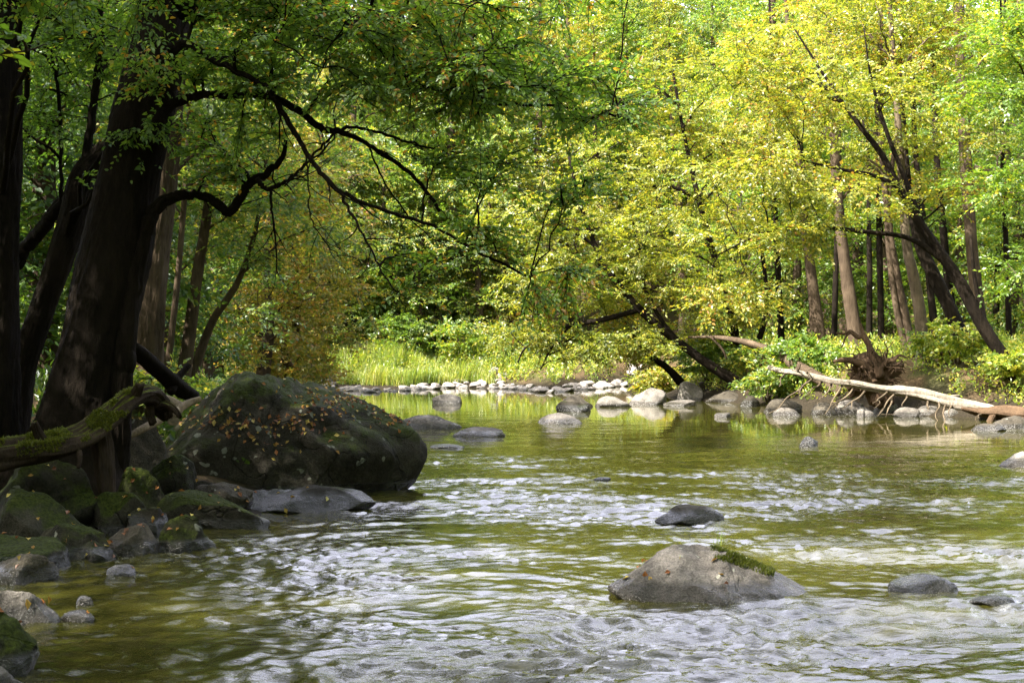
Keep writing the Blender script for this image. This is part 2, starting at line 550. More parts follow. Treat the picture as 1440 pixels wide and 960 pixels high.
def twig_tubes(tubes, tp, td, tl, r=0.004):
    for p, d, l in zip(tp, td, tl):
        q = p + d * l * 0.5
        e = p + d * l
        q[2] -= 0.025 * l
        e[2] -= 0.10 * l
        tubes.add([p, q, e], [r, r * 0.75, r * 0.4], 3, cap=False)


def make_tree(name, label, cat, stems, blobs, leafm, barkm, seed, k=12, ntwig=6, L=0.105, W=0.062, near=False, group=None,
              sides=12, lump=0.06, twig_len=(0.35, 0.8), rmax=0.06, main_every=11, flat=0.35, droop=0.25, low=0.6, bare=None, ridge=False):
    rng = np.random.default_rng(seed)
    org = stems[0][0][:3].copy()
    root = empty(name, org, label, cat, group)
    for i, s in enumerate(stems):
        t = Tubes()
        big = s[:, 3].max() > 0.05
        if near and i > 0:                     # crooked, not hose-like
            s = s.copy()
            s[1:-1, :3] += rng.normal(0, 0.007, (len(s) - 2, 3))
            if not big:
                s[1:, 3] *= rng.uniform(0.9, 1.12, len(s) - 1)
        t.add(s[:, :3], s[:, 3], (sides if i == 0 else (8 if big else 5)), True, lump if big else 0, rng, 0.022 if (ridge and s[:, 3].max() > 0.1) else (0.010 if (ridge and big) else 0))
        link('trunk' if i == 0 else 'limb', t.build(name + ' stem', org), barkm, root)
    att = np.concatenate([s[len(s) // 3:] if i == 0 else s[1:] for i, s in enumerate(stems)])
    if bare:
        t = Tubes()
        for s in bare:
            t.add(s[:, :3], s[:, 3], 5, True)
        link('bare_branch', t.build(name + ' bare', org), barkm, root)
    if blobs:
        t = Tubes()
        tp, td, tl = grow(rng, t, att, blobs, ntwig, near, twig_len, rmax, main_every, low)
        if near:
            twig_tubes(t, tp, td, tl)
            for s in stems[1:]:                # bare side twigs along the traced limbs
                for q in range(9 if len(s) > 20 else 4):
                    i = rng.integers(len(s) // 4, len(s) - 1)
                    p, d = s[i, :3], nrm(s[i + 1, :3] - s[i, :3])
                    l = rng.uniform(0.15, 0.6)
                    e = [p]
                    d = nrm(d + rng.normal(0, 0.6, 3))
                    for _ in range(5):
                        d = nrm(d + rng.normal(0, 0.25, 3) + np.array([0, 0, -0.06]))
                        e.append(e[-1] + d * l / 5)
                    t.add(e, np.linspace(min(0.009, s[i, 3] * 0.6), 0.002, 6), 4, cap=False)
        tag(link('branchwork', t.build(name + ' branches', org), barkm, root), kind='stuff')
        V, Q, T, r = leaves_from_twigs(rng, tp, td, tl, k, L, W, near, flat, droop)
        link('crown', mesh_np(name + ' leaves', V - org, Q, T, r), leafm, root)
    return root


def stem_line(rng, base, top, r0, r1, wob=0.25, n=7):
    s = np.linspace(0, 1, n)
    p = np.asarray(base)[None] * (1 - s[:, None]) + np.asarray(top)[None] * s[:, None]
    p[1:, :2] += np.cumsum(rng.normal(0, wob / n, (n - 1, 2)), 0)
    r = r0 * (1 - s) ** 0.9 + r1
    r[0] *= 1.35
    return smooth_line(np.c_[p, r], 4)


# ------------------------------------------------------------------ terrain and water
WPOLY = np.array([(-3.2, -30), (-3.2, 4), (-3.4, 7), (-3.8, 8.4), (-4.4, 9.8), (-4.2, 11), (-3.5, 12), (-2.7, 13.2), (-1.9, 15), (-1.9, 17.5), (-3.0, 20), (-4.6, 26), (-6.0, 34),
                  (-8.0, 44), (-13, 50), (-30, 53), (-30, 62), (-14, 60.5), (-8.4, 58.5), (-4.6, 56.5), (-1.7, 58), (0.2, 56.5), (1.2, 54), (2.6, 54.5), (3.5, 58), (6.0, 62),
                  (8.5, 63), (8.8, 60), (6.4, 55), (5.0, 49), (5.2, 44.8), (6.8, 41), (7.5, 37), (8.4, 35.0), (9.4, 33.9), (10.8, 32.8), (11.8, 28), (11.8, 22), (11.5, 14), (10.5, 6), (10, -30)], float)


def sdist(x, y):
    """signed distance to the water's edge, positive on land"""
    px, py = np.asarray(x, float), np.asarray(y, float)
    d = np.full(px.shape, 1e9)
    ins = np.zeros(px.shape, bool)
    n = len(WPOLY)
    for i in range(n):
        a, b = WPOLY[i], WPOLY[(i + 1) % n]
        e = b - a
        t = np.clip(((px - a[0]) * e[0] + (py - a[1]) * e[1]) / (e @ e), 0, 1)
        d = np.minimum(d, np.hypot(px - a[0] - t * e[0], py - a[1] - t * e[1]))
        c = ((a[1] > py) != (b[1] > py))
        xi = (b[0] - a[0]) * (py - a[1]) / (b[1] - a[1] + 1e-12) + a[0]
        ins ^= c & (px < xi)
    return np.where(ins, -d, d)


def sm(a, b, x):
    t = np.clip((x - a) / (b - a), 0, 1)
    return t * t * (3 - 2 * t)


def ground_z(x, y):
    x, y = np.asarray(x, float), np.asarray(y, float)
    d = sdist(x, y)
    bank = 0.85 + 0.35 * sm(2, 6, x) * sm(26, 36, y) - 0.25 * sm(48, 56, y) * (x < 3)
    nl = sm(18, 14.5, y) * (x < 0)
    bank = bank * (1 - 0.55 * nl)
    land = bank * sm(-0.1, 2.6 + 2.0 * nl, d) + 0.03 * np.maximum(d, 0)
    bed = -0.75 * sm(0, 2.5, -d) - 0.06
    z = np.where(d > 0, land, bed)
    z = z + np.where(d > 0, 0.14, 0.05) * perlin(x * 0.5, y * 0.5, 1) * sm(-0.5, 1.5, np.abs(d)) + 0.05 * perlin(x * 1.9, y * 1.9, 2) * sm(0.2, 1.5, d)
    hill = 0.26 * np.maximum(0, y - 68) + 0.10 * np.maximum(0, np.abs(x - 2) - 26)
    hill = np.where(hill > 0, 34 * (1 - np.exp(-hill / 34)), 0)
    return z + hill


def grid_mesh(name, xs, ys, zf, **kw):
    X, Y = np.meshgrid(xs, ys)
    Z, attrs = zf(X, Y)
    V = np.stack([X, Y, Z], -1).reshape(-1, 3)
    nx, ny = len(xs), len(ys)
    i = np.arange(nx * ny).reshape(ny, nx)
    Q = np.stack([i[:-1, :-1], i[:-1, 1:], i[1:, 1:], i[1:, :-1]], -1).reshape(-1, 4)
    return mesh_np(name, V, Q, smooth=True, vattr={k: v.ravel() for k, v in attrs.items()}, **kw)


def axis(*segs):
    out = [segs[0][0]]
    for a, b, st in segs:
        n = max(1, int(round((b - a) / st)))
        out += list(np.linspace(a, b, n + 1)[1:])
    return np.array(out)


gx = axis((-400, -60, 20), (-60, -16, 1.5), (-16, 16, 0.25), (16, 60, 1.5), (60, 400, 20))
gy = axis((-120, -6, 6), (-6, 70, 0.25), (70, 150, 2.5), (150, 600, 25))
gm = grid_mesh('ground', gx, gy, lambda x, y: (ground_z(x, y), {'land': sdist(x, y)}))
m, nd, ln = new_mat('forest floor')
geo = N(nd, 'ShaderNodeNewGeometry')
n1 = noise_n(nd, ln, geo.outputs['Position'], 1.1, 6)
n2 = noise_n(nd, ln, geo.outputs['Position'], 22, 5, 0.7)
r1 = ramp(nd, [(0.30, (0.030, 0.022, 0.013)), (0.55, (0.11, 0.075, 0.040)), (0.8, (0.20, 0.13, 0.06))])
ln.new(n2, r1.inputs[0])
r2 = ramp(nd, [(0.45, 0.0), (0.62, 1.0)])
ln.new(n1, r2.inputs[0])
c = mixcol(nd, ln, math_n(nd, ln, 'MULTIPLY', r2.outputs[0], 0.7), r1.outputs[0], (0.045, 0.062, 0.015))
la = N(nd, 'ShaderNodeAttribute', attribute_name='land')          # wet dark mud near the water
wet = math_n(nd, ln, 'MULTIPLY', math_n(nd, ln, 'SUBTRACT', math_n(nd, ln, 'ADD', 1.1, n1), la.outputs['Fac']), 1.2, True)
r3 = ramp(nd, [(0.35, (0.012, 0.010, 0.007)), (0.7, (0.042, 0.033, 0.022))])
ln.new(n2, r3.inputs[0])
c = mixcol(nd, ln, wet, c, r3.outputs[0])
p = N(nd, 'ShaderNodeBsdfPrincipled')
ln.new(c, p.inputs['Base Color'])
p.inputs['Roughness'].default_value = 0.95
p.inputs['Specular IOR Level'].default_value = 0.1
bp = N(nd, 'ShaderNodeBump')
bp.inputs['Distance'].default_value = 0.04
ln.new(n2, bp.inputs['Height'])
ln.new(bp.outputs[0], p.inputs['Normal'])
o = N(nd, 'ShaderNodeOutputMaterial')
ln.new(p.outputs[0], o.inputs[0])
tag(link('ground', gm, m), kind='structure')

# rocks that disturb the stream: (x, y, radius)
DIST = []


def water_z(x, y):
    riff = sm(27, 16, y) * 0.94 + 0.035
    band = 0.45 * np.exp(-((y - 29) / 2.6) ** 2) * sm(3.0, -0.5, x)
    patch = 0.40 + 0.80 * sm(-0.35, 0.45, perlin(x * 0.30, y * 0.34, 7) + 0.4 * perlin(x * 0.9, y * 1.1, 8))
    quiet = 1 - 0.6 * sm(0.0, -1.6, x + 1.2) * sm(13, 9, y)
    A = (riff * patch * quiet + band)
    dist = np.zeros_like(x)
    for (rx, ry, rr) in DIST:
        ww = np.exp(-(((x - rx) / (rr * 1.3)) ** 2)) * np.exp(-np.maximum(0, np.abs(y - (ry - rr * 0.9)) - rr * 0.4) ** 2 / (rr * 1.3) ** 2)
        dist = np.maximum(dist, ww)
    A = A * (1 + 0.20 * dist)
    wx = x + 0.35 * perlin(x * 0.7, y * 0.7, 11)
    wy = y + 0.30 * perlin(x * 0.8, y * 0.8, 12)
    h = 0.026 * perlin(wx * 0.8, wy * 1.6, 3) - 0.020
    n = perlin(wx * 2.2, wy * 3.6, 4)
    h = h + 0.031 * (0.5 - np.sqrt(n * n + 0.012))
    n = perlin(wx * 4.8 + 0.3 * wy, wy * 8.0, 5)
    h = h + 0.019 * (0.5 - np.sqrt(n * n + 0.012))
    h = h + 0.0098 * perlin(wx * 9.5, wy * 14, 6)
    near = sm(22, 12, y)
    h = h + near * 0.0036 * perlin(wx * 14 + wy * 2, wy * 25, 9)
    z = 1.5 * A * h
    foam = np.clip(dist * 1.3 - 0.62, 0, 1)
    return z, {'amp': np.clip(A, 0, 1.6), 'foam': foam}


# ------------------------------------------------------------------ rocks
def rock_mesh(name, shape, size, seed, sub=4, facets=8, rough=0.10, outline=None, lean=0.0, fine=0.02, cut=(0.62, 0.95), under=0.0):
    """unit ball -> facetted, noise-roughened stone fitted to size (w, d, h) ; outline = polar profile in x-z"""
    rng = np.random.default_rng(seed)
    bm = bmesh.new()
    bmesh.ops.create_icosphere(bm, subdivisions=sub, radius=1.0)
    V = np.array([v.co[:] for v in bm.verts])
    for _ in range(facets):
        n = nrm(rng.normal(0, 1, 3) * np.array([1, 1, 0.8]))
        d = rng.uniform(*cut)
        e = V @ n - d
        V = V - np.maximum(e, 0)[:, None] * n * 0.85
    off = Vector(rng.uniform(-50, 50, 3))
    asp = np.array(size) / max(size)
    for i, v in enumerate(V):
        q = Vector(v * asp)
        s = mnoise.fractal(q * 1.6 + off, 1.0, 2.0, 3) * rough + mnoise.fractal(q * 6.5 + off, 0.9, 2.0, 4) * fine
        V[i] = v * (1 + s)
    if outline is not None:
        ang = np.arctan2(V[:, 2], V[:, 0])
        rr = np.hypot(V[:, 0], V[:, 2])
        oa = np.arctan2(outline[:, 1], outline[:, 0])
        orr = np.hypot(outline[:, 0], outline[:, 1])
        k = np.argsort(oa)
        oa, orr = oa[k], orr[k]
        oa = np.r_[oa[-1] - 2 * math.pi, oa, oa[0] + 2 * math.pi]
        orr = np.r_[orr[-1], orr, orr[0]]
        f = np.interp(ang, oa, orr)
        # keep the outline: widest point of every direction lies on it
        nb = 90
        bi = ((ang + math.pi) / (2 * math.pi) * nb).astype(int) % nb
        mx = np.zeros(nb)
        np.maximum.at(mx, bi, rr)
        mx = (np.roll(mx, 1) + mx * 2 + np.roll(mx, -1)) / 4
        cb = (np.arange(nb) + 0.5) / nb * 2 * math.pi - math.pi
        rr = rr / np.interp(ang, np.r_[cb[-1] - 2 * math.pi, cb, cb[0] + 2 * math.pi], np.r_[mx[-1], mx, mx[0]])
        X, Z = np.cos(ang) * rr * f, np.sin(ang) * rr * f
        V = np.stack([X, V[:, 1] * size[1] * 0.5, Z], 1)
        V[:, 1] += lean * Z + under * np.maximum(0, 0.1 - Z)
    else:
        V = V / np.array([np.ptp(V[:, 0]), np.ptp(V[:, 1]), V[:, 2].max() * 2]) * np.array(size)
        V[:, 1] += lean * V[:, 2]
    me = bpy.data.meshes.new(name)
    for v, c in zip(bm.verts, V):
        v.co = c
    bm.to_mesh(me)
    bm.free()
    me.polygons.foreach_set('use_smooth', [True] * len(me.polygons))
    return me


ROCKS = []


def rock(label, px0, px1, top, base, mat, seed, name='rock', Y=None, deep=0.8, zc=0.0, sub=4, group=None, cat='rock', rz=0.0, **kw):
    """stone by its picture box; base row = its waterline unless Y (distance) is given"""
    front = Y is None
    Yb = wdist(base) if front else Y
    W = (px1 - px0) * Yb / F
    Dp = W * deep
    Yc = Yb + Dp * 0.42 if front else Yb
    sc_ = Yc / Yb
    z = CAM_H - (top - HZ) * Yc / F
    zb = 0.0 if front else CAM_H - (base - HZ) * Y / F
    if front:
        zc = -0.12 * z
    else:
        zc = zb + 0.25 * (z - zb)
    h = (z - zc) * 2
    if px0 < 400 and sub == 4:
        kw.setdefault('facets', 14)
        kw.setdefault('rough', 0.16)
        kw.setdefault('fine', 0.035)
        kw.setdefault('cut', (0.55, 0.9))
        sub = 5
    kw.setdefault('facets', 12)
    kw.setdefault('cut', (0.55, 0.92))
    kw.setdefault('rough', 0.13)
    me = rock_mesh(label, None, (W * sc_, Dp, h), seed, sub, **kw)
    o = link(name, me, M[mat], None, (((px0 + px1) / 2 - 720) * Yc / F, Yc, zc))
    o.rotation_euler.z = rz
    tag(o, label, cat, group)
    if front:
        DIST.append((o.location.x, Yc, W * 0.5))
    ROCKS.append(o)
    return o


def rock_outline(label, pts, Y, deep, mat, seed, name='rock', cx=None, cy=None, sub=5, cat='rock', group=None, **kw):
    w = np.array([P(a, b, Y) for a, b in pts])
    c = P(cx, cy, Y)
    ol = np.stack([w[:, 0] - c[0], w[:, 2] - c[2]], 1)
    # densify
    d = []
    for i in range(len(ol)):
        a, b = ol[i], ol[(i + 1) % len(ol)]
        for t in np.linspace(0, 1, 8, endpoint=False):
            d.append(a * (1 - t) + b * t)
    me = rock_mesh(label, None, (np.ptp(ol[:, 0]), deep, np.ptp(ol[:, 1])), seed, sub, outline=np.array(d), **kw)
    o = link(name, me, M[mat], None, tuple(c))
    tag(o, label, cat, group)
    ROCKS.append(o)
    return o


big = rock_outline('huge grey boulder with moss and fallen leaves at the river edge beside the dark trunk',
                   [(195, 690), (205, 625), (240, 592), (290, 548), (318, 529), (345, 522), (395, 528), (450, 545), (500, 560), (545, 580), (583, 600), (601, 630), (600, 648), (584, 678), (562, 700), (530, 735), (400, 745), (260, 735)],
                   16.3, 2.7, 'rock_boulder', 3, name='boulder', cx=400, cy=640, sub=6, cat='boulder', rough=0.08, fine=0.055, facets=20, cut=(0.6, 0.92), lean=0.2, under=0.4)
DIST.append((-1.9, 15.6, 0.8))
midr = rock_outline('large grey midstream rock with a green moss cap on its crest',
                    [(852, 824), (895, 797), (925, 776), (948, 765), (1000, 768), (1030, 776), (1062, 790), (1105, 812), (1152, 838), (1150, 875), (1050, 905), (940, 900), (870, 860)],
                    9.4, 1.05, 'rock_mid', 11, cx=1000, cy=835, sub=6, rough=0.06, fine=0.05, facets=14, cut=(0.7, 0.95), lean=0.25)
DIST.append((1.30, 9.4, 0.62))
rock('smooth dark hump of rock standing alone just upstream of the moss capped rock', 918, 1016, 709, 734, 'rock_grey', 21)
rock('low dark wet rock in the riffle to the right of the moss capped rock', 1250, 1345, 807, 832, 'rock_dark', 22)
rock('dark rock barely breaking the riffle at the right edge of the river', 1368, 1432, 836, 850, 'rock_dark', 23)
rock('rounded grey rock with white water at its foot in the middle of the calm pool', 752, 815, 580, 596, 'rock_mid', 24)
rock('long low grey rock with foam below it, just off the huge boulder', 640, 718, 600, 614, 'rock_mid', 25)
rock('flat pale grey slab in the water just behind the tip of the huge boulder', 560, 655, 583, 603, 'rock_mid', 26, deep=0.6)
rock('thin dark sliver of rock awash beside the huge boulder', 603, 655, 624, 630, 'rock_dark', 27)
rock('small pale jagged rock alone in the far pool before the cobble shore', 604, 646, 553, 567, 'rock_pale', 28, facets=12)
rock('dark angular rock at the front of the rock cluster off the yellow tree', 780, 830, 563, 579, 'rock_dark', 29)
rock('brown grey rock behind the dark angular one in the midstream cluster', 788, 838, 554, 572, 'rock_grey', 30)
rock('white lichened rock in the middle of the midstream cluster', 825, 890, 556, 572, 'rock_pale', 31)
rock('rounded white lichen blotched boulder at the right end of the midstream cluster', 888, 942, 545, 569, 'rock_pale', 32)
rock('tall pale block of stone under the leaning trunk on the right shore', 946, 990, 536, 564, 'rock_pale', 33, facets=11)
rock('small pointed dark rock alone in the calm water before the fallen log', 1124, 1152, 613, 628, 'rock_dark', 34, facets=10)
rock('pale sunlit rock cut off by the right frame edge in open water', 1400, 1475, 634, 655, 'rock_pale', 35)
rock('low grey rock in the water below the butt of the fallen log', 1362, 1412, 595, 606, 'rock_grey', 36)
rock('grey rock at the right frame edge against the bank below the log', 1395, 1460, 584, 603, 'rock_grey', 37)
rock('tiny pale stone awash between the white cluster and the fallen log', 1006, 1030, 580, 587, 'rock_mid', 38, sub=3)
rock('tiny dark stone tip in the riffle above the smooth hump rock', 832, 858, 670, 676, 'rock_dark', 39, sub=3)
rock('flat brown stone at the waterline under the leaning trunks', 985, 1062, 548, 566, 'rock_grey', 40)
rock('low flat slab off the shore at the foot of the leaning trunk', 935, 985, 562, 571, 'rock_mid', 41)
# stones along the right shore under the fallen log
for i, (a, b, t, bs, mt, lb) in enumerate([
        (1066, 1130, 560, 580, 'rock_grey', 'wide grey stone at the left end of the row under the log'),
        (1082, 1126, 573, 585, 'rock_mid', 'low stone in front of the wide grey one under the log'),
        (1140, 1180, 566, 583, 'rock_grey', 'grey stone under the thin end of the fallen log'),
        (1172, 1216, 562, 582, 'rock_mid', 'rounded stone below the upturned roots'),
        (1200, 1232, 572, 586, 'rock_pale', 'small bright stone in front of the row under the log'),
        (1224, 1270, 566, 583, 'rock_pale', 'large pale rounded stone under the middle of the log'),
        (1258, 1296, 572, 586, 'rock_mid', 'low grey stone right of the large pale one under the log'),
        (1284, 1332, 570, 585, 'rock_pale', 'pale stone under the forked part of the log'),
        (1322, 1350, 574, 586, 'rock_pale', 'small pale stone right of the forked part of the log'),
        (1376, 1402, 578, 590, 'rock_pale', 'bright stone below the dark root end of the log'),
        (1040, 1072, 556, 572, 'rock_dark', 'dark stone between the leaning trunks and the fallen log')]):
    rock(lb, a, b, t, bs, mt, 60 + i, name='shore_stone', cat='stone', sub=3, group='stones along the right shore')
# left bank
rock('dark mossy boulder below the mossy log, highest of the left bank pile', -30, 145, 642, 745, 'rock_mossy', 80, Y=12.4)
rock('broad mossy boulder with pale lichen at the left frame edge', -40, 150, 688, 800, 'rock_mossy', 81, Y=11.6)
rock('mossy hump running down to the water between the broad boulder and the round one', 40, 165, 735, 800, 'rock_mossy', 82, Y=11.1)
rock('dark mossy boulder wedged low between the broad boulder and the two leaf stone', -50, 110, 752, 806, 'rock_mossy', 99, Y=10.6)
rock('dark lumpy stone at the foot of the broad boulder beside the smooth brown one', 95, 168, 760, 795, 'rock_mossy', 100, Y=10.9)
rock('mossy stone half under the mossy log between the tree base and the bank pile', 120, 205, 690, 760, 'rock_mossy', 103, Y=12.3)
rock('small dark stone between the leaning boulder and the long slab', 176, 240, 712, 760, 'rock_dark', 104, Y=12.2)
rock('dark stone tucked under the left end of the huge boulder', 232, 330, 672, 735, 'rock_dark', 106, Y=14.1)
rock('dark blocky stone beneath the middle of the huge boulder', 320, 420, 686, 735, 'rock_dark', 107, Y=14.6)
rock('grey green boulder leaning beside the tree roots', 158, 240, 655, 735, 'rock_mossy', 83, Y=12.9)
rock('pointed mossy stone wedged against the huge boulder', 198, 275, 638, 705, 'rock_mossy', 84, Y=14.0)
rock('pale brown flat topped stone at the foot of the huge boulder', 262, 358, 677, 722, 'rock_grey', 85, Y=13.9)
rock('long flat mossy slab strewn with leaves sloping into the river', 170, 372, 688, 752, 'rock_mossy', 86, Y=12.9, deep=0.55)
rock('dark wet ledge along the base of the huge boulder', 345, 540, 682, 722, 'rock_dark', 87, Y=14.3, deep=0.5)
rock('round mossy stone standing in the water at the end of the bank', 217, 302, 722, 774, 'rock_mossy', 88)
rock('smooth brown stone left of the round mossy one at the waterline', 146, 226, 735, 782, 'rock_grey', 89)
rock('dark smooth stone with two orange leaves at the left edge', -30, 82, 776, 822, 'rock_grey', 90)
rock('long pale rounded stone catching light at the left edge', -60, 90, 827, 877, 'rock_mid', 91, deep=0.5)
rock('small reddish stone at the tip of the long pale stone', 86, 136, 857, 874, 'rock_grey', 92, sub=3)
rock('small grey stone in the quiet water above the reddish one', 108, 134, 837, 850, 'rock_grey', 93, sub=3)
rock('tall dark boulder with a mossy top in the lower left corner', -90, 55, 852, 950, 'rock_mossy', 94)
rock('pale stone cut off by the bottom left corner', -80, 50, 934, 985, 'rock_mid', 95)
rock('wet rock under a small white wave near the left bank', 150, 195, 793, 808, 'rock_dark', 96, sub=3)
rock('pale rounded boulder behind the mossy log and the roots', 150, 232, 585, 672, 'rock_grey', 97, Y=14.6)
rock('grey stone half hidden behind the dark trunk on the left bank', 15, 60, 600, 660, 'rock_grey', 98, Y=15.0, sub=3)

# cobbles along the far shore
rng = np.random.default_rng(77)
protos = [rock_mesh('cobble', None, (1, 0.8, 0.6), 300 + i, 3, facets=12, cut=(0.5, 0.9), rough=0.15) for i in range(6)]
for q in protos:
    q.materials.append(M['cobble'])
k = 0
shore = [(432, 548), (470, 549), (520, 551), (575, 549), (620, 546), (665, 545), (700, 546), (745, 549), (775, 552), (820, 548), (860, 545), (905, 540)]
for i in range(len(shore) - 1):
    (x0, y0), (x1, y1) = shore[i], shore[i + 1]
    for j in range(20):
        t = rng.uniform()
        px = x0 + (x1 - x0) * t
        Y = wdist(y0 + (y1 - y0) * t) + rng.uniform(-0.6, 2.4)
        x = (px - 720) * Y / F
        w = rng.uniform(0.2, 0.58) * (1.25 if rng.uniform() < 0.2 else 1)
        o = bpy.data.objects.new('cobble', protos[k % 6])
        COL.objects.link(o)
        z = max(float(ground_z(x, Y)), -0.03)
        o.location = (x, Y, z + 0.06 * w)
        o.scale = (w, w, w * rng.uniform(0.6, 1.0))
        o.rotation_euler = (rng.normal(0, 0.15), rng.normal(0, 0.15), rng.uniform(0, 6.28))
        tag(o, 'pale cobble in the sunlit band of stones along the far shore', 'stone', 'cobbles along the far shore')
        k += 1
cairn = empty('cairn', (-7.35, 56.9, 0.05), 'little stack of pale flat stones at the left end of the cobble shore', 'cairn')
for (zz, w, hh) in ((0.10, 0.7, 0.3), (0.30, 0.5, 0.24), (0.47, 0.36, 0.16)):
    me = rock_mesh('cairn stone', None, (w, w * 0.8, hh), int(w * 100), 3)
    link('stone', me, M['rock_pale'], cairn, (rng.normal(0, 0.03), 0, zz))

# moss cap and grass tuft on the midstream rock are parts of it
dep = bpy.context.evaluated_depsgraph_get()


def surf(o, Y_hint=None):
    """face centres, normals and picture coordinates of an object"""
    me = o.data
    n = len(me.polygons)
    c = np.empty(n * 3)
    me.polygons.foreach_get('center', c)
    nn = np.empty(n * 3)
    me.polygons.foreach_get('normal', nn)
    c, nn = c.reshape(-1, 3), nn.reshape(-1, 3)
    a = o.rotation_euler.z
    Rm = np.array([[math.cos(a), -math.sin(a), 0], [math.sin(a), math.cos(a), 0], [0, 0, 1]])
    c = c @ Rm.T + np.array(o.location)
    nn = nn @ Rm.T
    px = 720 + c[:, 0] / c[:, 1] * F
    py = HZ - (c[:, 2] - CAM_H) / c[:, 1] * F
    face = (nn * (np.array([0, 0, CAM_H]) - c)).sum(1) > 0
    return c, nn, px, py, face


def scatter_cards(rng, c, nn, L, W, tilt=0.4, lift=0.006):
    n = len(c)
    up = nrm(nn + rng.normal(0, tilt, (n, 3)))
    d = nrm(np.cross(up, rng.normal(0, 1, (n, 3))))
    w = np.cross(up, d)
    s = rng.uniform(0.6, 1.3, n)[:, None]
    b = c + nn * lift
    V = np.stack([b - d * L * s * 0.5, b + w * W * s * 0.5 + up * 0.012, b + d * L * s * 0.5, b - w * W * s * 0.5 + up * 0.012], 1).reshape(-1, 3)
    o = (np.arange(n) * 4)[:, None]
    T = np.concatenate([o + np.array([[0, 1, 2]]), o + np.array([[0, 2, 3]])])
    r = rng.uniform(0, 1, n)
    return V, T, np.concatenate([r, r])


# moss cushion: little upright blades over part of the crest
c, nn, px, py, face = surf(midr)
rng = np.random.default_rng(9)
mk = perlin(c[:, 0] * 9, c[:, 1] * 9, 41) + 0.6 * perlin(c[:, 0] * 25, c[:, 2] * 25, 42)
sel = np.where((nn[:, 2] > 0.15) & (px > 1000) & (px < 1085) & (py < 802 + (px - 1060) * 0.35) & (mk > -0.38 + np.abs(px - 1042) / 150))[0]
if len(sel):
    pick = rng.choice(sel, 6000)
    cc = c[pick] + rng.normal(0, 0.012, (6000, 3)) * np.array([1, 1, 0.2])
    tip = nrm(nn[pick] + np.array([0, 0, 0.6]) + rng.normal(0, 0.35, (6000, 3)))
    Vv, Tt, rr = [], [], []
    side = nrm(np.cross(tip, rng.normal(0, 1, (6000, 3)))) * 0.006
    hgt = rng.uniform(0.008, 0.026, 6000)[:, None]
    V = np.stack([cc - side - nn[pick] * 0.01, cc + side - nn[pick] * 0.01, cc + tip * hgt], 1).reshape(-1, 3) - np.array(midr.location)
    T = np.arange(18000).reshape(-1, 3)
    link('moss_cap', mesh_np('moss', V, None, T, rng.uniform(0, 0.7, 6000)), M['moss'], midr)


def blades(rng, base, h, w, spread, per):
    """curved grass blades, three segments each"""
    n = len(base) * per
    b = np.repeat(base, per, 0) + np.c_[rng.normal(0, spread, (n, 2)), np.zeros(n)]
    a = rng.uniform(0, 6.28, n)
    out = np.stack([np.cos(a), np.sin(a), np.zeros(n)], 1)
    hh = (h * rng.uniform(0.5, 1.25, n))[:, None]
    bend = rng.uniform(0.1, 0.6, n)[:, None] * hh
    sd = np.stack([-np.sin(a), np.cos(a), np.zeros(n)], 1) * w
    z = np.array([0, 0, 1.0])
    p1 = b + z * hh * 0.55 + out * bend * 0.3
    p2 = b + z * hh + out * bend
    V = np.stack([b - sd, b + sd, p1 - sd * 0.8, p1 + sd * 0.8, p2], 1).reshape(-1, 3)
    o = (np.arange(n) * 5)[:, None]
    Q = o + np.array([[0, 1, 3, 2]])
    T = o + np.array([[2, 3, 4]])
    r = rng.uniform(0, 1, n)
    return V, Q, T, np.concatenate([r, r])


tb = P(1012, 766, 9.45)
V, Q, T, r = blades(rng, tb[None], 0.10, 0.002, 0.02, 14)
link('grass_tuft', mesh_np('tuft', V - np.array(midr.location), Q, T, r), M['grass'], midr)

# ------------------------------------------------------------------ fallen leaves
rng = np.random.default_rng(15)
LV, LT, LR, off = [], [], [], 0


def litter(o, spots, L=0.06, W=0.038):
    global off
    c, nn, px, py, face = surf(o)
    for (sx, sy, rx, ry, n) in spots:
        w = np.exp(-((px - sx) / rx) ** 2 - ((py - sy) / ry) ** 2) * (face & (nn[:, 2] > 0.15))
        if w.sum() <= 0:
            continue
        i = rng.choice(len(w), n, p=w / w.sum())
        V, T, r = scatter_cards(rng, c[i] + rng.normal(0, 0.02, (n, 3)) * np.array([1, 1, 0]), nn[i], L, W)
        LV.append(V); LT.append(T + off); LR.append(r)
        off += len(V)


litter(big, [(352, 602, 36, 16, 80), (430, 592, 20, 8, 22), (470, 562, 45, 14, 120), (310, 592, 30, 10, 25), (395, 620, 100, 40, 70), (350, 560, 70, 25, 25), (540, 585, 30, 14, 40), (250, 590, 25, 15, 35)])
litter(midr, [(930, 800, 30, 20, 5), (960, 810, 60, 25, 7)], 0.05, 0.035)
for o in ROCKS:
    if o.location.x < -1.2 and o.location.y < 16 and o is not big:
        c, nn, px, py, face = surf(o)
        litter(o, [(px.mean(), py.min() + 12, 60, 22, 5 if np.ptp(px) > 60 else 1)], 0.055, 0.035)
fl = mesh_np('fallen leaves', np.concatenate(LV), None, np.concatenate(LT), np.concatenate(LR))
tag(link('fallen_leaves', fl, M['litter']), 'brown and yellow fallen leaves lying on the bank rocks', 'leaves', kind='stuff')

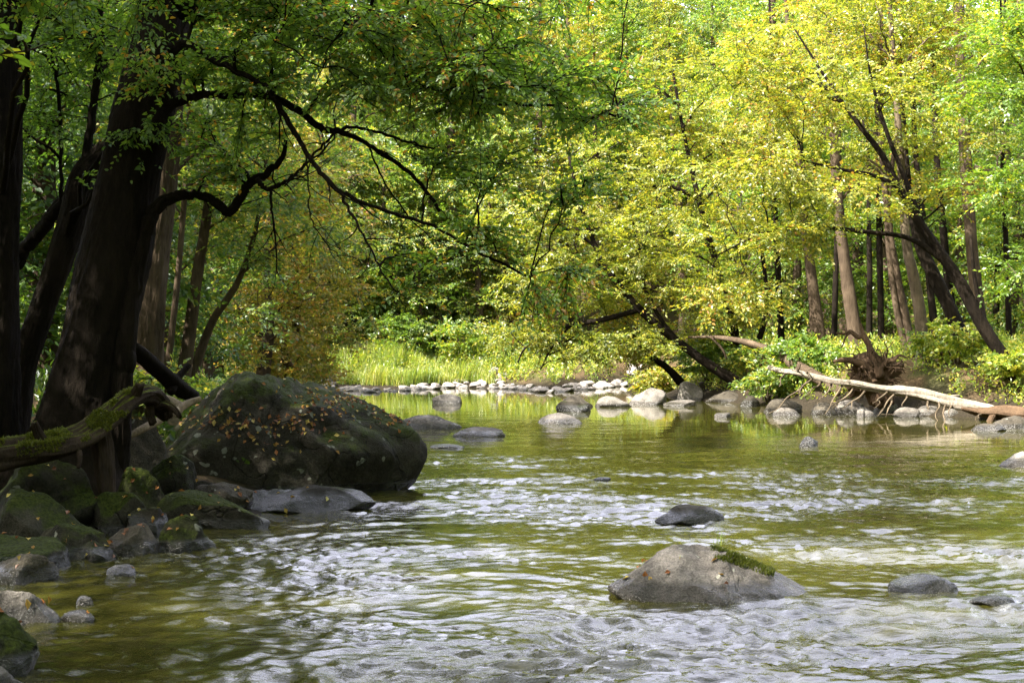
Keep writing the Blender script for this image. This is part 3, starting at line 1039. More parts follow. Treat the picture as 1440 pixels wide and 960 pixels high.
# ------------------------------------------------------------------ river
wx = axis((-30, -8, 1.0), (-8, 8, 0.034), (8, 14, 0.12))
wy = [-4.0]
while wy[-1] < 66:
    y = wy[-1]
    wy.append(y + (0.3 if y < 5 else 0.0036 * y))
wm = grid_mesh('river', wx, np.array(wy), water_z)
m, nd, ln = new_mat('river water')
geo = N(nd, 'ShaderNodeNewGeometry')
at = N(nd, 'ShaderNodeAttribute', attribute_name='amp')
fo = N(nd, 'ShaderNodeAttribute', attribute_name='foam')
mp = N(nd, 'ShaderNodeMapping')
mp.inputs['Scale'].default_value = (0.6, 1.5, 1)
ln.new(geo.outputs['Position'], mp.inputs[0])
n1 = noise_n(nd, ln, mp.outputs[0], 20, 4, 0.65)
n2 = noise_n(nd, ln, mp.outputs[0], 0.7, 3)
bp = N(nd, 'ShaderNodeBump')
bp.inputs['Distance'].default_value = 0.006
ln.new(math_n(nd, ln, 'MULTIPLY', at.outputs['Fac'], 1.0, True), bp.inputs['Strength'])
ln.new(n1, bp.inputs['Height'])
rb = ramp(nd, [(0.35, (0.020, 0.020, 0.004)), (0.65, (0.040, 0.038, 0.007))])
ln.new(n2, rb.inputs[0])
p = N(nd, 'ShaderNodeBsdfPrincipled')
nf = noise_n(nd, ln, geo.outputs['Position'], 26, 5, 0.7)
ff = math_n(nd, ln, 'MULTIPLY', math_n(nd, ln, 'SUBTRACT', math_n(nd, ln, 'ADD', math_n(nd, ln, 'MULTIPLY', fo.outputs['Fac'], 0.5), nf), 0.86), 4.0, True)
ff = math_n(nd, ln, 'MULTIPLY', ff, math_n(nd, ln, 'MULTIPLY', fo.outputs['Fac'], 0.8))
ln.new(mixcol(nd, ln, ff, rb.outputs[0], (0.75, 0.77, 0.8)), p.inputs['Base Color'])
p.inputs['Roughness'].default_value = 0.03
p.inputs['IOR'].default_value = 1.42
ln.new(bp.outputs[0], p.inputs['Normal'])
o = N(nd, 'ShaderNodeOutputMaterial')
ln.new(p.outputs[0], o.inputs[0])
tag(link('river', wm, m), kind='structure')

# ------------------------------------------------------------------ near trees on the left bank
LY = 13.5
main_tr = trace([(95, 705, 230), (100, 660, 180), (108, 625, 146), (116, 580, 122), (132, 500, 104), (148, 420, 98), (168, 330, 92), (185, 240, 78), (205, 140, 74), (226, 50, 72), (245, -60, 66), (275, -300, 56), (300, -700, 42), (330, -1300, 20), (345, -1700, 6)], LY)
stem2 = trace([(160, 680, 40.8), (166, 600, 34), (172, 520, 30.6), (180, 440, 28.1), (192, 370, 24.6), (206, 322, 20.4), (220, 292, 17), (240, 279, 13.6), (262, 274, 11.9), (285, 275, 11), (308, 288, 11), (322, 298, 11), (336, 280, 10.2), (352, 258, 8.5), (378, 240, 6.8), (397, 222, 4.25), (402, 195, 2.55)], LY - 0.15)
limbA = trace([(222, 175, 20.3), (240, 150, 14), (270, 136, 10.9), (325, 134, 9.75), (385, 138, 9.36), (425, 160, 8.58), (455, 182, 8.58), (480, 186, 7.02), (520, 205, 4.68), (560, 232, 4.68), (595, 262, 4.29), (618, 298, 3.9)], LY - 0.8)
limbB = trace([(240, 70, 18.7), (262, 62, 10.1), (300, 85, 7.8), (345, 106, 7.02), (378, 128, 6.63), (405, 172, 6.63), (430, 212, 6.24), (455, 248, 5.85), (478, 268, 5.46), (515, 287, 3.9), (560, 302, 3.51), (610, 318, 3.12), (665, 350, 2.73), (745, 390, 1.95)], LY - 1.5)
limbC = trace([(478, 268, 4.68), (500, 310, 3.9), (522, 350, 3.12), (545, 395, 2.34), (572, 432, 1.56)], LY - 1.5)
limbD = trace([(362, 250, 7.02), (372, 264, 7.02), (386, 264, 6.24), (405, 252, 4.68), (428, 234, 3.12), (470, 196, 2.34)], LY - 0.5)
limbE = trace([(380, 265, 4.68), (383, 300, 3.51), (386, 335, 2.73), (392, 388, 1.56)], LY - 0.5)
limbF = trace([(430, 214, 3.12), (434, 260, 2.34), (436, 305, 1.95), (462, 345, 1.56), (480, 365, 1.17)], LY - 1.5)
limbG = trace([(250, 20, 20.3), (300, -10, 12.5), (380, -20, 10.1), (460, 10, 8.58), (525, 60, 7.02), (560, 96, 6.24), (610, 125, 4.68), (690, 145, 3.12), (790, 150, 2.34), (870, 165, 1.56)], LY - 1.2)
limbH = trace([(470, 184, 6.24), (500, 178, 4.68), (545, 190, 3.9), (590, 205, 3.12), (650, 215, 2.34)], LY - 0.8)
limbI = trace([(520, 205, 3.12), (530, 235, 2.73), (560, 285, 2.34), (590, 320, 1.95), (640, 352, 1.56), (690, 380, 1.17)], LY - 0.9)
limbJ = trace([(470, 187, 3.9), (450, 207, 3.51), (425, 235, 3.12), (400, 262, 2.34)], LY - 0.9)
B = lambda px, py, Y, rx, ry, rz, n: (P(px, py, Y), (rx, ry, rz), n)
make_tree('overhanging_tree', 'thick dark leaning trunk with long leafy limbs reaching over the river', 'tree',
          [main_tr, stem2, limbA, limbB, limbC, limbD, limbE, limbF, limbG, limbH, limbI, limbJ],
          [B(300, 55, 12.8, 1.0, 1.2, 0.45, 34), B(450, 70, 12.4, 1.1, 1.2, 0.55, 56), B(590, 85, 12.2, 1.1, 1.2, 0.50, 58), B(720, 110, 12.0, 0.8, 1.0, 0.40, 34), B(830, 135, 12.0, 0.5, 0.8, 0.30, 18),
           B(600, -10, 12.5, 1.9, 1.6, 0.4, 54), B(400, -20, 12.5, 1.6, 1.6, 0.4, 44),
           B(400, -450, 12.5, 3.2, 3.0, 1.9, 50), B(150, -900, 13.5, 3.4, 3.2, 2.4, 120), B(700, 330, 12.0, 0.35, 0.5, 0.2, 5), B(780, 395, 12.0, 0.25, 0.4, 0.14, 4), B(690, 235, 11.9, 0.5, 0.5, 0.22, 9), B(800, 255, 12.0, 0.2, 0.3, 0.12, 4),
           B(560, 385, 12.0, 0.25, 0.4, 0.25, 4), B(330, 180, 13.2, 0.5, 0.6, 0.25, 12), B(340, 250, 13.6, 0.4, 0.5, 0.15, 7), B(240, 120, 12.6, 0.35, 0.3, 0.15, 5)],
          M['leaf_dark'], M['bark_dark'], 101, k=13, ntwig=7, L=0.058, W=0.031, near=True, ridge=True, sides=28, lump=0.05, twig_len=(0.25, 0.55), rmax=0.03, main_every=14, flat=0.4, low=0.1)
lean = trace([(18, 640, 59), (22, 590, 44), (32, 520, 37), (58, 440, 33), (82, 370, 33), (104, 300, 34), (112, 262, 33), (124, 236, 30), (150, 212, 27), (175, 185, 24), (205, 120, 19), (235, 20, 15), (255, -150, 12), (270, -500, 4)], 14.6)
leanb = trace([(22, 372, 18), (40, 342, 18), (62, 318, 18), (84, 290, 19), (112, 264, 20), (145, 242, 12)], 14.7)
leanc = trace([(120, 235, 14), (127, 180, 11), (136, 110, 10), (143, 60, 8), (140, -20, 6)], 14.6)
leand = trace([(84, 300, 6), (86, 210, 5.5), (82, 130, 5), (72, 70, 4)], 14.7)
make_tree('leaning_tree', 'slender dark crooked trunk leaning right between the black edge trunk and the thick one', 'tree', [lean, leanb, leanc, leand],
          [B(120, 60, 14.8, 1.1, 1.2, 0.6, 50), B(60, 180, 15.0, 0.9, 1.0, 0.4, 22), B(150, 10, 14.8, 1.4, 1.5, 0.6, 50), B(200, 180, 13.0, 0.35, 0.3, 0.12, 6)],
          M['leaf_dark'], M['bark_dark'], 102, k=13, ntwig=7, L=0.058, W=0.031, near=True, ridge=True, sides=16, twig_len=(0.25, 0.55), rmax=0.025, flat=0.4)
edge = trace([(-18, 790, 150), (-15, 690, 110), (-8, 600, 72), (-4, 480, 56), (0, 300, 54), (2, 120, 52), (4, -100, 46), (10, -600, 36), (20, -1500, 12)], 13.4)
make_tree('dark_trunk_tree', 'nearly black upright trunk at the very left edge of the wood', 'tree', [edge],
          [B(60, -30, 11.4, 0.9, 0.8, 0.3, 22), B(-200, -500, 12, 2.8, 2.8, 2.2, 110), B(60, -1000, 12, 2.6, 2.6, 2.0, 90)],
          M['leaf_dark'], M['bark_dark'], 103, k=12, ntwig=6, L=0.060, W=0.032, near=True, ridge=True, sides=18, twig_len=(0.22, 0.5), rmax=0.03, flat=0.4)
back = trace([(200, 590, 60), (206, 530, 44), (212, 450, 42), (219, 350, 38), (228, 290, 34), (236, 200, 32), (245, 60, 28), (255, -200, 22), (262, -500, 8)], 18)
make_tree('brown_trunk_tree', 'lighter brown straight trunk close behind the thick leaning one', 'tree', [back],
          [B(240, 10, 18, 2.0, 1.6, 1.0, 70), B(300, 150, 18.5, 1.1, 1.2, 0.5, 30), B(250, -350, 18, 2.5, 2.5, 1.8, 70)], M['leaf_mid'], M['bark_brown'], 104, k=11, ntwig=6, L=0.09, W=0.052, ridge=True, sides=18, twig_len=(0.3, 0.6), flat=0.4)
for i, (rows, Y, lb, bl) in enumerate([
        ([(232, 560, 12), (240, 480, 10), (248, 410, 9), (255, 330, 8), (262, 240, 7), (270, 60, 4)], 22, 'thin straight dark sapling just right of the brown trunk', [(280, 120, 1.3, 1.0, 40), (260, 260, 1.0, 0.4, 16)]),
        ([(252, 560, 26), (262, 500, 20), (270, 440, 17), (280, 370, 15), (291, 300, 13), (300, 180, 10), (310, 20, 6)], 24, 'forked dark tree with bare snags leaning over the driftwood', [(320, 120, 1.8, 1.2, 60), (340, 270, 1.3, 0.45, 24)]),
        ([(262, 560, 20), (280, 500, 14), (300, 450, 11), (320, 420, 10), (338, 388, 8), (360, 320, 6), (380, 200, 4)], 25, 'thin dark stem slanting right above the huge boulder', [(400, 210, 1.8, 1.0, 50), (420, 330, 1.5, 0.6, 34)])]):
    make_tree('bank_tree', lb, 'tree', [trace(rows, Y)], [B(a, b, Y, rx, rx, rz, n) for a, b, rx, rz, n in bl], M['leaf_mid'], M['bark_brown'], 110 + i, k=11, ntwig=6, L=0.095, W=0.055, flat=0.4, group='slim trees behind the huge boulder')

sprig = trace([(-60, 72, 5), (-20, 76, 4), (20, 74, 3), (45, 70, 2.5), (64, 62, 1.5)], 5.2)
make_tree('leafy_sprig', 'sunlit yellow green sprig hanging into the top left corner', 'sprig', [sprig], [B(26, 62, 5.15, 0.06, 0.08, 0.05, 8), B(-5, 66, 5.2, 0.08, 0.1, 0.05, 6)], M['leaf_bright'], M['bark_brown'], 130,
          k=5, ntwig=2, L=0.062, W=0.032, near=True, sides=6, lump=0, twig_len=(0.08, 0.14), rmax=0.004)

# ------------------------------------------------------------------ dead wood
def log(name, label, stems, mat, seed, names=('trunk', 'branch'), cat='log', lump=0.1, sides=14, ridge=0.0, branch_mat=None):
    rng = np.random.default_rng(seed)
    org = stems[0][0][:3].copy()
    root = empty(name, org, label, cat)
    for i, s in enumerate(stems):
        t = Tubes()
        big_ = s[:, 3].max() > 0.04
        bm_ = mat if not (i > 1 and branch_mat) else branch_mat
        t.add(s[:, :3], s[:, 3], sides if i == 0 else (8 if big_ else 5), True, lump if big_ else 0, rng, ridge if big_ else 0)
        link(names[0] if i == 0 else names[1], t.build(name, org), bm_, root)
    return root


mlog = log('mossy_log', 'thick dead log with bright green moss lying across the left bank boulders',
    [trace([(-40, 646, 43.7, 11.6), (20, 636, 42, 11.8), (75, 628, 37, 12.0), (115, 615, 35.3, 12.2), (145, 592, 33.6, 12.4), (170, 570, 31.1, 12.6), (194, 556, 26.9, 12.8), (212, 556, 26, 13.0), (222, 566, 25.2, 13.1), (230, 580, 18.5, 13.2), (238, 592, 8.4, 13.25)]),
     trace([(140, 600, 21.8, 12.35), (145, 630, 23.5, 12.4), (148, 665, 22.7, 12.4), (150, 690, 20.2, 12.4), (158, 715, 16.8, 12.4), (166, 740, 10.1, 12.4)]),
     trace([(60, 622, 14, 11.9), (52, 606, 11, 11.85), (49, 596, 8, 11.8), (47, 590, 5, 11.8)]),
     trace([(188, 560, 14, 12.7), (196, 545, 11, 12.65), (199, 536, 8, 12.6)]),
     trace([(222, 572, 16, 13.1), (236, 570, 12, 13.0), (248, 578, 8, 12.95), (254, 588, 5, 12.9)]),
     trace([(214, 566, 14, 13.1), (212, 584, 11, 13.0), (216, 598, 7, 12.95)]),
     trace([(104, 622, 12, 12.1), (112, 640, 9, 12.0), (110, 658, 5, 11.95)])], M['bark_moss'], 201, lump=0.17, ridge=0.02)
def moss_on(o, root, n, ok, seed, hmax=0.022):
    rng = np.random.default_rng(seed)
    me = o.data
    k = len(me.polygons)
    c, nn, ar = np.empty(k * 3), np.empty(k * 3), np.empty(k)
    me.polygons.foreach_get('center', c)
    me.polygons.foreach_get('normal', nn)
    me.polygons.foreach_get('area', ar)
    c, nn = c.reshape(-1, 3), nn.reshape(-1, 3)
    w = c + np.array(root.location)
    p = ar * ok(w, nn)
    i = rng.choice(k, n, p=p / p.sum())
    b = c[i] + rng.normal(0, 0.008, (n, 3))
    tip = nrm(nn[i] + np.array([0, 0, 0.3]) + rng.normal(0, 0.5, (n, 3)))
    sd = nrm(np.cross(tip, rng.normal(0, 1, (n, 3)))) * 0.005
    h = rng.uniform(0.006, hmax, n)[:, None]
    V = np.stack([b - sd, b + sd, b + tip * h], 1).reshape(-1, 3)
    link('moss', mesh_np('moss', V, None, np.arange(n * 3).reshape(n, 3), rng.uniform(0.1, 0.9, n)), M['moss'], root)


moss_on(next(c for c in mlog.children if c.name.startswith('trunk')), mlog, 22000, lambda w, nn: (nn[:, 2] > 0.35) * (perlin(w[:, 0] * 2.5, w[:, 1] * 3, 61) + 0.5 * perlin(w[:, 0] * 8, w[:, 2] * 8, 62) > -0.42 + 0.9 * sm(-3.75, -3.3, w[:, 0])), 71)
log('broken_log', 'dark broken trunk slanting down from the big tree onto the huge boulder',
    [trace([(184, 486, 17, 14.4), (205, 505, 22, 14.6), (232, 528, 22, 14.8), (252, 545, 22, 15.0), (275, 560, 16, 15.2)]),
     trace([(240, 552, 12, 14.8), (252, 530, 11, 15.0), (266, 513, 9, 15.1)])], M['bark_dark'], 202)
log('driftwood', 'pale barkless driftwood jammed between the mossy log and the huge boulder',
    [trace([(222, 556, 10, 14.2), (240, 566, 16, 14.3), (252, 574, 14, 14.3), (238, 582, 13, 14.2), (262, 568, 10, 14.4), (282, 560, 7, 14.5)])], M['driftwood'], 203)
log('broken_stick', 'pale broken stick poking out from under the driftwood',
    [trace([(182, 613, 9, 13.7), (200, 603, 11, 13.8), (225, 590, 11, 14.0), (250, 575, 8, 14.2)])], M['driftwood'], 204)
spk = [((1145, 530), (1112, 560)), ((1138, 533), (1080, 582)), ((1156, 537), (1126, 566)), ((1169, 540), (1149, 572)), ((1184, 542), (1154, 582)), ((1200, 546), (1170, 580)), ((1216, 550), (1180, 584)), ((1248, 551), (1225, 570)), ((1257, 555), (1230, 586)),
       ((1254, 560), (1247, 584)), ((1275, 558), (1266, 574)), ((1305, 564), (1305, 577)), ((1320, 565), (1317, 590)), ((1330, 568), (1329, 596)), ((1339, 569), (1332, 588)), ((1122, 527), (1128, 511)), ((1133, 529), (1142, 513)), ((1105, 522), (1092, 548)), ((1380, 576), (1374, 592))]
LOGY = 32.6
rngs = np.random.default_rng(3)
stems = [trace([(1080, 516, 5, 34.2), (1100, 522, 7, 34.0), (1120, 524, 7.5, 33.8), (1170, 535, 9, 33.4), (1205, 540, 10.5, 33.2), (1240, 547, 11, 33.0), (1290, 553, 13, 32.6), (1335, 564, 14, 32.2), (1385, 574, 14, 31.8), (1402, 578, 12, 31.7)]),
         trace([(1246, 548, 6, 33), (1262, 545, 7, 32.9), (1290, 549, 6, 32.7), (1320, 558, 5, 32.5), (1350, 556, 3, 32.4)])]
for (a, b) in spk:
    Ys = 34.2 - (a[0] - 1080) / 380 * 3
    b = (a[0] + (b[0] - a[0]) * rngs.uniform(0.7, 1.1), a[1] + (b[1] - a[1]) * rngs.uniform(0.7, 1.1))
    rows = [(a[0] + (b[0] - a[0]) * t + rngs.normal(0, 1.7) * (0 < t), a[1] + (b[1] - a[1]) * t + rngs.normal(0, 1.3) * (0 < t), 2.8 * (1 - t) + 0.7, Ys - 0.7 * t) for t in (0, 0.3, 0.55, 0.8, 1.0)]
    stems.append(trace(rows))
    if rngs.uniform() < 0.5:
        c_ = rows[2]
        stems.append(trace([c_, (c_[0] + rngs.normal(0, 6), c_[1] + rngs.uniform(2, 9), 0.9, c_[3] - 0.2), (c_[0] + rngs.normal(-3, 8), c_[1] + rngs.uniform(8, 16), 0.6, c_[3] - 0.4)]))
log('fallen_log', 'long pale fallen log with broken branch spikes dipping into the water on the right', stems, M['dead_grey'], 205, lump=0.14, ridge=0.012, branch_mat=M['bark_pale'])
log('dead_leaning_trunk', 'grey dead trunk lying through the bushes behind the fallen log',
    [trace([(968, 474, 3, 42.6), (1005, 474, 5, 42), (1045, 480, 9.52, 41), (1085, 494, 12.2, 40), (1130, 520, 15, 38.5), (1185, 552, 16.3, 37)]),
     trace([(1000, 474, 3.4, 42), (1015, 490, 3.4, 42), (1022, 505, 2.72, 42)])], M['bark_brown'], 206)
log('rotten_root_log', 'dark rotten log end lying at the waterline at the right edge of the bank',
    [trace([(1352, 574, 4, 31.85), (1372, 578, 11, 31.8), (1392, 580, 17, 31.65), (1410, 581, 20, 31.5), (1440, 586, 21, 31.2), (1475, 590, 16, 31)]), trace([(1398, 582, 8, 31.5), (1392, 594, 6, 31.3), (1394, 604, 3, 31.2)]), trace([(1428, 586, 8, 31.2), (1420, 597, 5, 31.0), (1424, 606, 3, 30.9)])], M['root'], 207, lump=0.22, ridge=0.02)

# root plate
rw = empty('root_plate', P(1222, 560, 35), 'upturned dark root plate with tangled roots behind the fallen log', 'roots')
org = np.array(rw.location)
core = rock_mesh('root soil', None, (1.6, 1.0, 1.35), 5, 5, facets=6, rough=0.55, fine=0.22)
link('soil', core, M['root'], rw, tuple(P(1230, 533, 34.4) - org))
rngs = np.random.default_rng(8)
for i in range(84):
    a = rngs.uniform(-0.9, 4.0)
    l = rngs.uniform(0.35, 0.95) * (1.0 if math.sin(a) > 0 else 0.6)
    s0 = P(1230, 530, 34.3) + np.array([math.cos(a) * 0.3, rngs.uniform(-0.45, 0.3), math.sin(a) * 0.3])
    d = np.array([math.cos(a), rngs.normal(-0.1, 0.35), math.sin(a) * 0.8 + 0.1])
    pts = [s0]
    for j in range(6):
        d = nrm(d + rngs.normal(0, 0.45, 3))
        pts.append(pts[-1] + d * l / 6)
    t = Tubes()
    rr = rngs.uniform(0.008, 0.04)
    t.add(smooth_line(np.array(pts), 3), np.linspace(rr, 0.008, 19), 6)
    link('root', t.build('root', org), M['root'], rw)
for rows in ([(1238, 530, 16), (1228, 505, 13), (1222, 485, 10), (1214, 468, 7), (1210, 455, 4)], [(1222, 484, 9), (1213, 473, 7), (1206, 474, 6), (1196, 466, 5), (1188, 469, 4), (1176, 468, 2)], [(1197, 466, 4), (1189, 474, 3), (1185, 486, 2), (1179, 490, 1)], [(1228, 520, 12), (1205, 508, 10), (1185, 506, 7), (1172, 508, 3)], [(1236, 520, 9), (1247, 508, 7), (1256, 507, 6), (1264, 500, 4), (1276, 503, 2)]):
    t = Tubes()
    s = trace(rows, 34.0)
    t.add(s[:, :3], s[:, 3], 8, True, 0.12, rngs)
    link('root', t.build('root', org), M['root'], rw)

# ------------------------------------------------------------------ trees of the right bank
def rtree(name, label, rows, Y, blobs, leaf, bark, seed, limbs=(), **kw):
    st = [trace(rows, Y)] + [trace(l, Y) for l in limbs]
    kw.setdefault('k', 12)
    return make_tree(name, label, 'tree', st, [B(a, b, Y + dy, rx, rx * 0.9, rz, n) for a, b, dy, rx, rz, n in blobs], M[leaf], M[bark], seed, **kw)


rtree('leaning_river_tree', 'dark slender tree at the right leaning left over the fallen log with fanned limbs',
      [(1428, 530, 21.8), (1408, 498, 18.5), (1385, 462, 18.5), (1348, 395, 16.8), (1318, 350, 15.1), (1292, 312, 13.4), (1266, 266, 10.1), (1240, 218, 8.4), (1200, 165, 5.88), (1160, 108, 4.2), (1118, 42, 2.52)], 33.5,
      [(1150, 130, 0, 2.2, 0.9, 60), (1060, 80, 0, 1.8, 0.7, 40), (1180, 280, 0, 2.0, 0.6, 45), (1080, 330, 0, 1.7, 0.45, 40), (1260, 120, 1, 1.6, 0.8, 24), (1060, 230, -0.5, 1.7, 0.5, 40), (1030, 420, 0.3, 1.1, 0.4, 20)],
      'leaf_yellow', 'bark_dark', 301,
      [[(1300, 325, 10.1), (1272, 250, 7.56), (1245, 180, 5.88), (1225, 110, 3.36), (1215, 40, 1.68)], [(1335, 372, 10.1), (1280, 336, 7.56), (1220, 326, 6.72), (1150, 321, 5.04), (1080, 326, 3.36), (1010, 358, 1.68)], [(1262, 262, 7.56), (1225, 246, 5.88), (1180, 238, 4.2), (1130, 226, 2.52)],
       [(1390, 470, 8.4), (1372, 400, 5.88), (1365, 330, 4.2)]])
rtree('pale_trunk_tree', 'sunlit pale brown trunk standing just behind the upturned roots', [(1300, 518, 25.2), (1297, 480, 17.6), (1293, 440, 16.8), (1284, 385, 16), (1276, 350, 14.3), (1270, 280, 11.8), (1262, 160, 9.24), (1252, 20, 6.72), (1245, -80, 3.36)], 36.5,
      [(1250, 40, 0, 2.3, 1.1, 60), (1330, 180, 0, 1.7, 0.7, 40), (1200, 190, 0, 1.8, 0.6, 36), (1300, -40, 0, 2.5, 1.0, 50)], 'leaf_yellow', 'bark_pale', 302)
rtree('twin_trunk_tree', 'thin tree with twin stems left of the sunlit pale trunk', [(1284, 505, 15.1), (1272, 440, 11.8), (1260, 380, 10.9), (1250, 320, 10.1), (1240, 200, 9.24), (1238, 60, 7.56), (1240, -60, 4.2)], 39,
      [(1220, 20, 0, 2.3, 1.0, 50), (1290, 100, 0, 1.7, 0.8, 36), (1180, 110, 0, 1.8, 0.6, 30)], 'leaf_yellow', 'bark_brown', 303, [[(1276, 500, 11.8), (1262, 440, 10.1), (1252, 370, 9.24), (1248, 300, 7.56), (1262, 180, 5.88), (1280, 80, 3.36)]])
rtree('brown_river_tree', 'straight brown trunk standing left of the upturned roots', [(1206, 492, 25.2), (1200, 450, 18.5), (1192, 400, 17.6), (1183, 330, 16), (1177, 260, 14.3), (1170, 150, 11.8), (1165, 30, 8.4), (1160, -60, 4.2)], 42,
      [(1170, 30, 0, 2.6, 1.2, 60), (1100, 140, 0, 2.1, 0.8, 40), (1220, 240, 0.5, 1.6, 0.5, 26)], 'leaf_yellow', 'bark_brown', 304)
rtree('shaded_trunk_tree', 'darker trunk half hidden by leaves left of the straight brown trunk', [(1152, 480, 21.8), (1146, 430, 16.8), (1140, 380, 15.1), (1132, 320, 12.6), (1122, 220, 10.1), (1110, 60, 6.72), (1100, -40, 3.36)], 45,
      [(1110, 60, 0, 2.8, 1.3, 60), (1060, 200, 0, 2.4, 0.9, 50), (1150, 250, 0.5, 1.7, 0.6, 26)], 'leaf_yellow', 'bark_brown', 305)
rtree('dark_slanting_tree', 'thick dark trunk slanting left behind the leaning river tree', [(1362, 500, 26.9), (1350, 470, 22.7), (1332, 425, 21), (1310, 380, 18.5), (1292, 340, 15.1), (1280, 280, 10.9), (1272, 200, 8.4), (1265, 60, 5.04)], 38,
      [(1280, 60, 0, 2.0, 0.9, 46), (1330, 260, 0, 1.6, 0.5, 26)], 'leaf_yellow', 'bark_dark', 306)
rtree('tall_straight_tree', 'tall straight grey brown trunk rising to the top near the right edge', [(1384, 500, 25.2), (1376, 440, 18.5), (1368, 360, 17.6), (1360, 260, 16.8), (1354, 150, 16), (1349, 40, 15.1), (1347, -80, 11.8), (1346, -200, 4.2)], 42,
      [(1330, -60, 0, 2.6, 1.0, 50), (1420, 60, 0.5, 1.7, 0.7, 30), (1420, 200, 0.5, 1.5, 0.5, 22)], 'leaf_bright', 'bark_brown', 307, [[(1352, 75, 7.56), (1310, 60, 5.04), (1265, 30, 3.36)], [(1370, 235, 7.56), (1410, 250, 5.88), (1440, 285, 4.2), (1460, 320, 2.52)]])
rtree('thin_dark_tree', 'thin dark trunk between the slanting tree and the tall straight one', [(1344, 490, 15.1), (1334, 400, 11.8), (1326, 320, 10.9), (1318, 240, 9.24), (1312, 80, 6.72), (1308, -20, 3.36)], 48,
      [(1310, 30, 0, 2.4, 1.1, 46)], 'leaf_bright', 'bark_dark', 308)
rtree('slim_far_tree', 'very slim trunk far back between the brown trunk and the twin stems', [(1222, 480, 10.1), (1223, 400, 7.56), (1222, 320, 6.72), (1220, 200, 5.04), (1216, 60, 3.36)], 52,
      [(1210, 80, 0, 2.4, 1.2, 46), (1240, 300, 0, 1.4, 0.6, 18)], 'leaf_bright', 'bark_dark', 309)
rtree('edge_tree', 'bright green leafy tree at the right frame edge above the herb bank', [(1500, 560, 21.8), (1490, 480, 16.8), (1475, 380, 14.3), (1462, 250, 10.9), (1450, 120, 7.56), (1440, -20, 3.36)], 32,
      [(1430, 60, 0, 1.3, 0.8, 46), (1420, 260, 0, 1.2, 0.6, 36), (1450, 380, 0, 1.0, 0.5, 24), (1400, 140, 0, 1.1, 0.5, 26)], 'leaf_bright', 'bark_brown', 310)
for i, (px, lean_, Y, wd, lb) in enumerate([(1100, -14, 47, 9, 'thin dark stem behind the dead leaning trunk'), (1172, 8, 50, 8, 'thin stem close behind the straight brown trunk'), (1240, -6, 46, 9, 'thin dark stem directly behind the upturned roots'),
        (1318, -30, 44, 11, 'slim slanting stem beside the thick dark slanting trunk'), (1398, 12, 47, 9, 'slim upright stem right of the tall straight trunk'), (1420, -10, 43, 8, 'thin stem above the foot of the leaning river tree')]):
    rtree('slender_tree', lb, [(px, 500, wd * 1.3), (px + lean_ * 0.25, 430, wd), (px + lean_ * 0.6, 330, wd * 0.9), (px + lean_, 220, wd * 0.75), (px + lean_ * 1.2, 80, wd * 0.5), (px + lean_ * 1.3, -20, wd * 0.3)], Y,
          [(px + lean_, 120, 0, 1.5, 0.8, 24), (px + lean_ * 0.6, 300, 0, 0.9, 0.4, 10)], 'leaf_bright', 'bark_dark', 330 + i, group='slender stems of the right bank wood')
# yellow trees leaning out over the pool
rtree('yellow_leaning_tree', 'yellow tree leaning far left over the water with branches sweeping to the surface',
      [(1050, 556, 22), (1040, 540, 17), (1016, 525, 15), (986, 505, 13), (940, 470, 12), (890, 425, 10), (850, 370, 8), (820, 300, 6), (800, 220, 3)], 43,
      [(870, 330, 0, 2.8, 1.3, 110), (780, 400, 0, 2.0, 1.0, 70), (760, 300, 1, 2.2, 1.0, 56), (930, 400, 0, 2.0, 1.0, 70), (800, 480, 0, 1.6, 0.55, 46), (720, 470, 0.5, 0.9, 0.5, 18), (880, 480, 0, 1.5, 0.5, 40), (860, 230, 1, 2.4, 1.0, 60)],
      'leaf_yellow', 'bark_dark', 320, [[(900, 435, 8), (845, 450, 7), (800, 458, 6), (765, 470, 4), (738, 490, 3), (728, 510, 2)], [(960, 486, 7), (930, 450, 6), (905, 400, 5), (900, 350, 3)], [(800, 460, 4), (775, 490, 3), (760, 520, 2)]], low=0.2)
rtree('gold_leaning_tree', 'golden leafed tree on two crooked stems behind the white cluster of rocks',
      [(1062, 545, 18), (1052, 525, 14), (1040, 500, 12), (1030, 450, 11), (1010, 380, 9), (985, 290, 8), (960, 180, 5), (945, 90, 3)], 45,
      [(980, 200, 0, 2.6, 1.2, 80), (1000, 320, 0, 2.4, 1.0, 70), (930, 120, 0, 2.4, 1.1, 60), (1040, 420, 0, 1.8, 0.8, 46), (990, 460, 0, 1.3, 0.6, 34)],
      'leaf_yellow', 'bark_dark', 321, [[(1046, 512, 9), (1070, 470, 8), (1078, 420, 7), (1070, 340, 5)], [(985, 285, 6), (955, 266, 5), (920, 262, 4), (890, 265, 2)]])
rtree('short_snag_tree', 'small leaning stem at the shore left of the tall pale block of stone', [(958, 538, 14), (938, 517, 10), (918, 503, 9), (896, 480, 6), (876, 450, 4)], 44.5,
      [(880, 440, 0, 1.2, 0.6, 30), (900, 500, 0.3, 0.9, 0.3, 16)], 'leaf_yellow', 'bark_dark', 322, low=0.2)

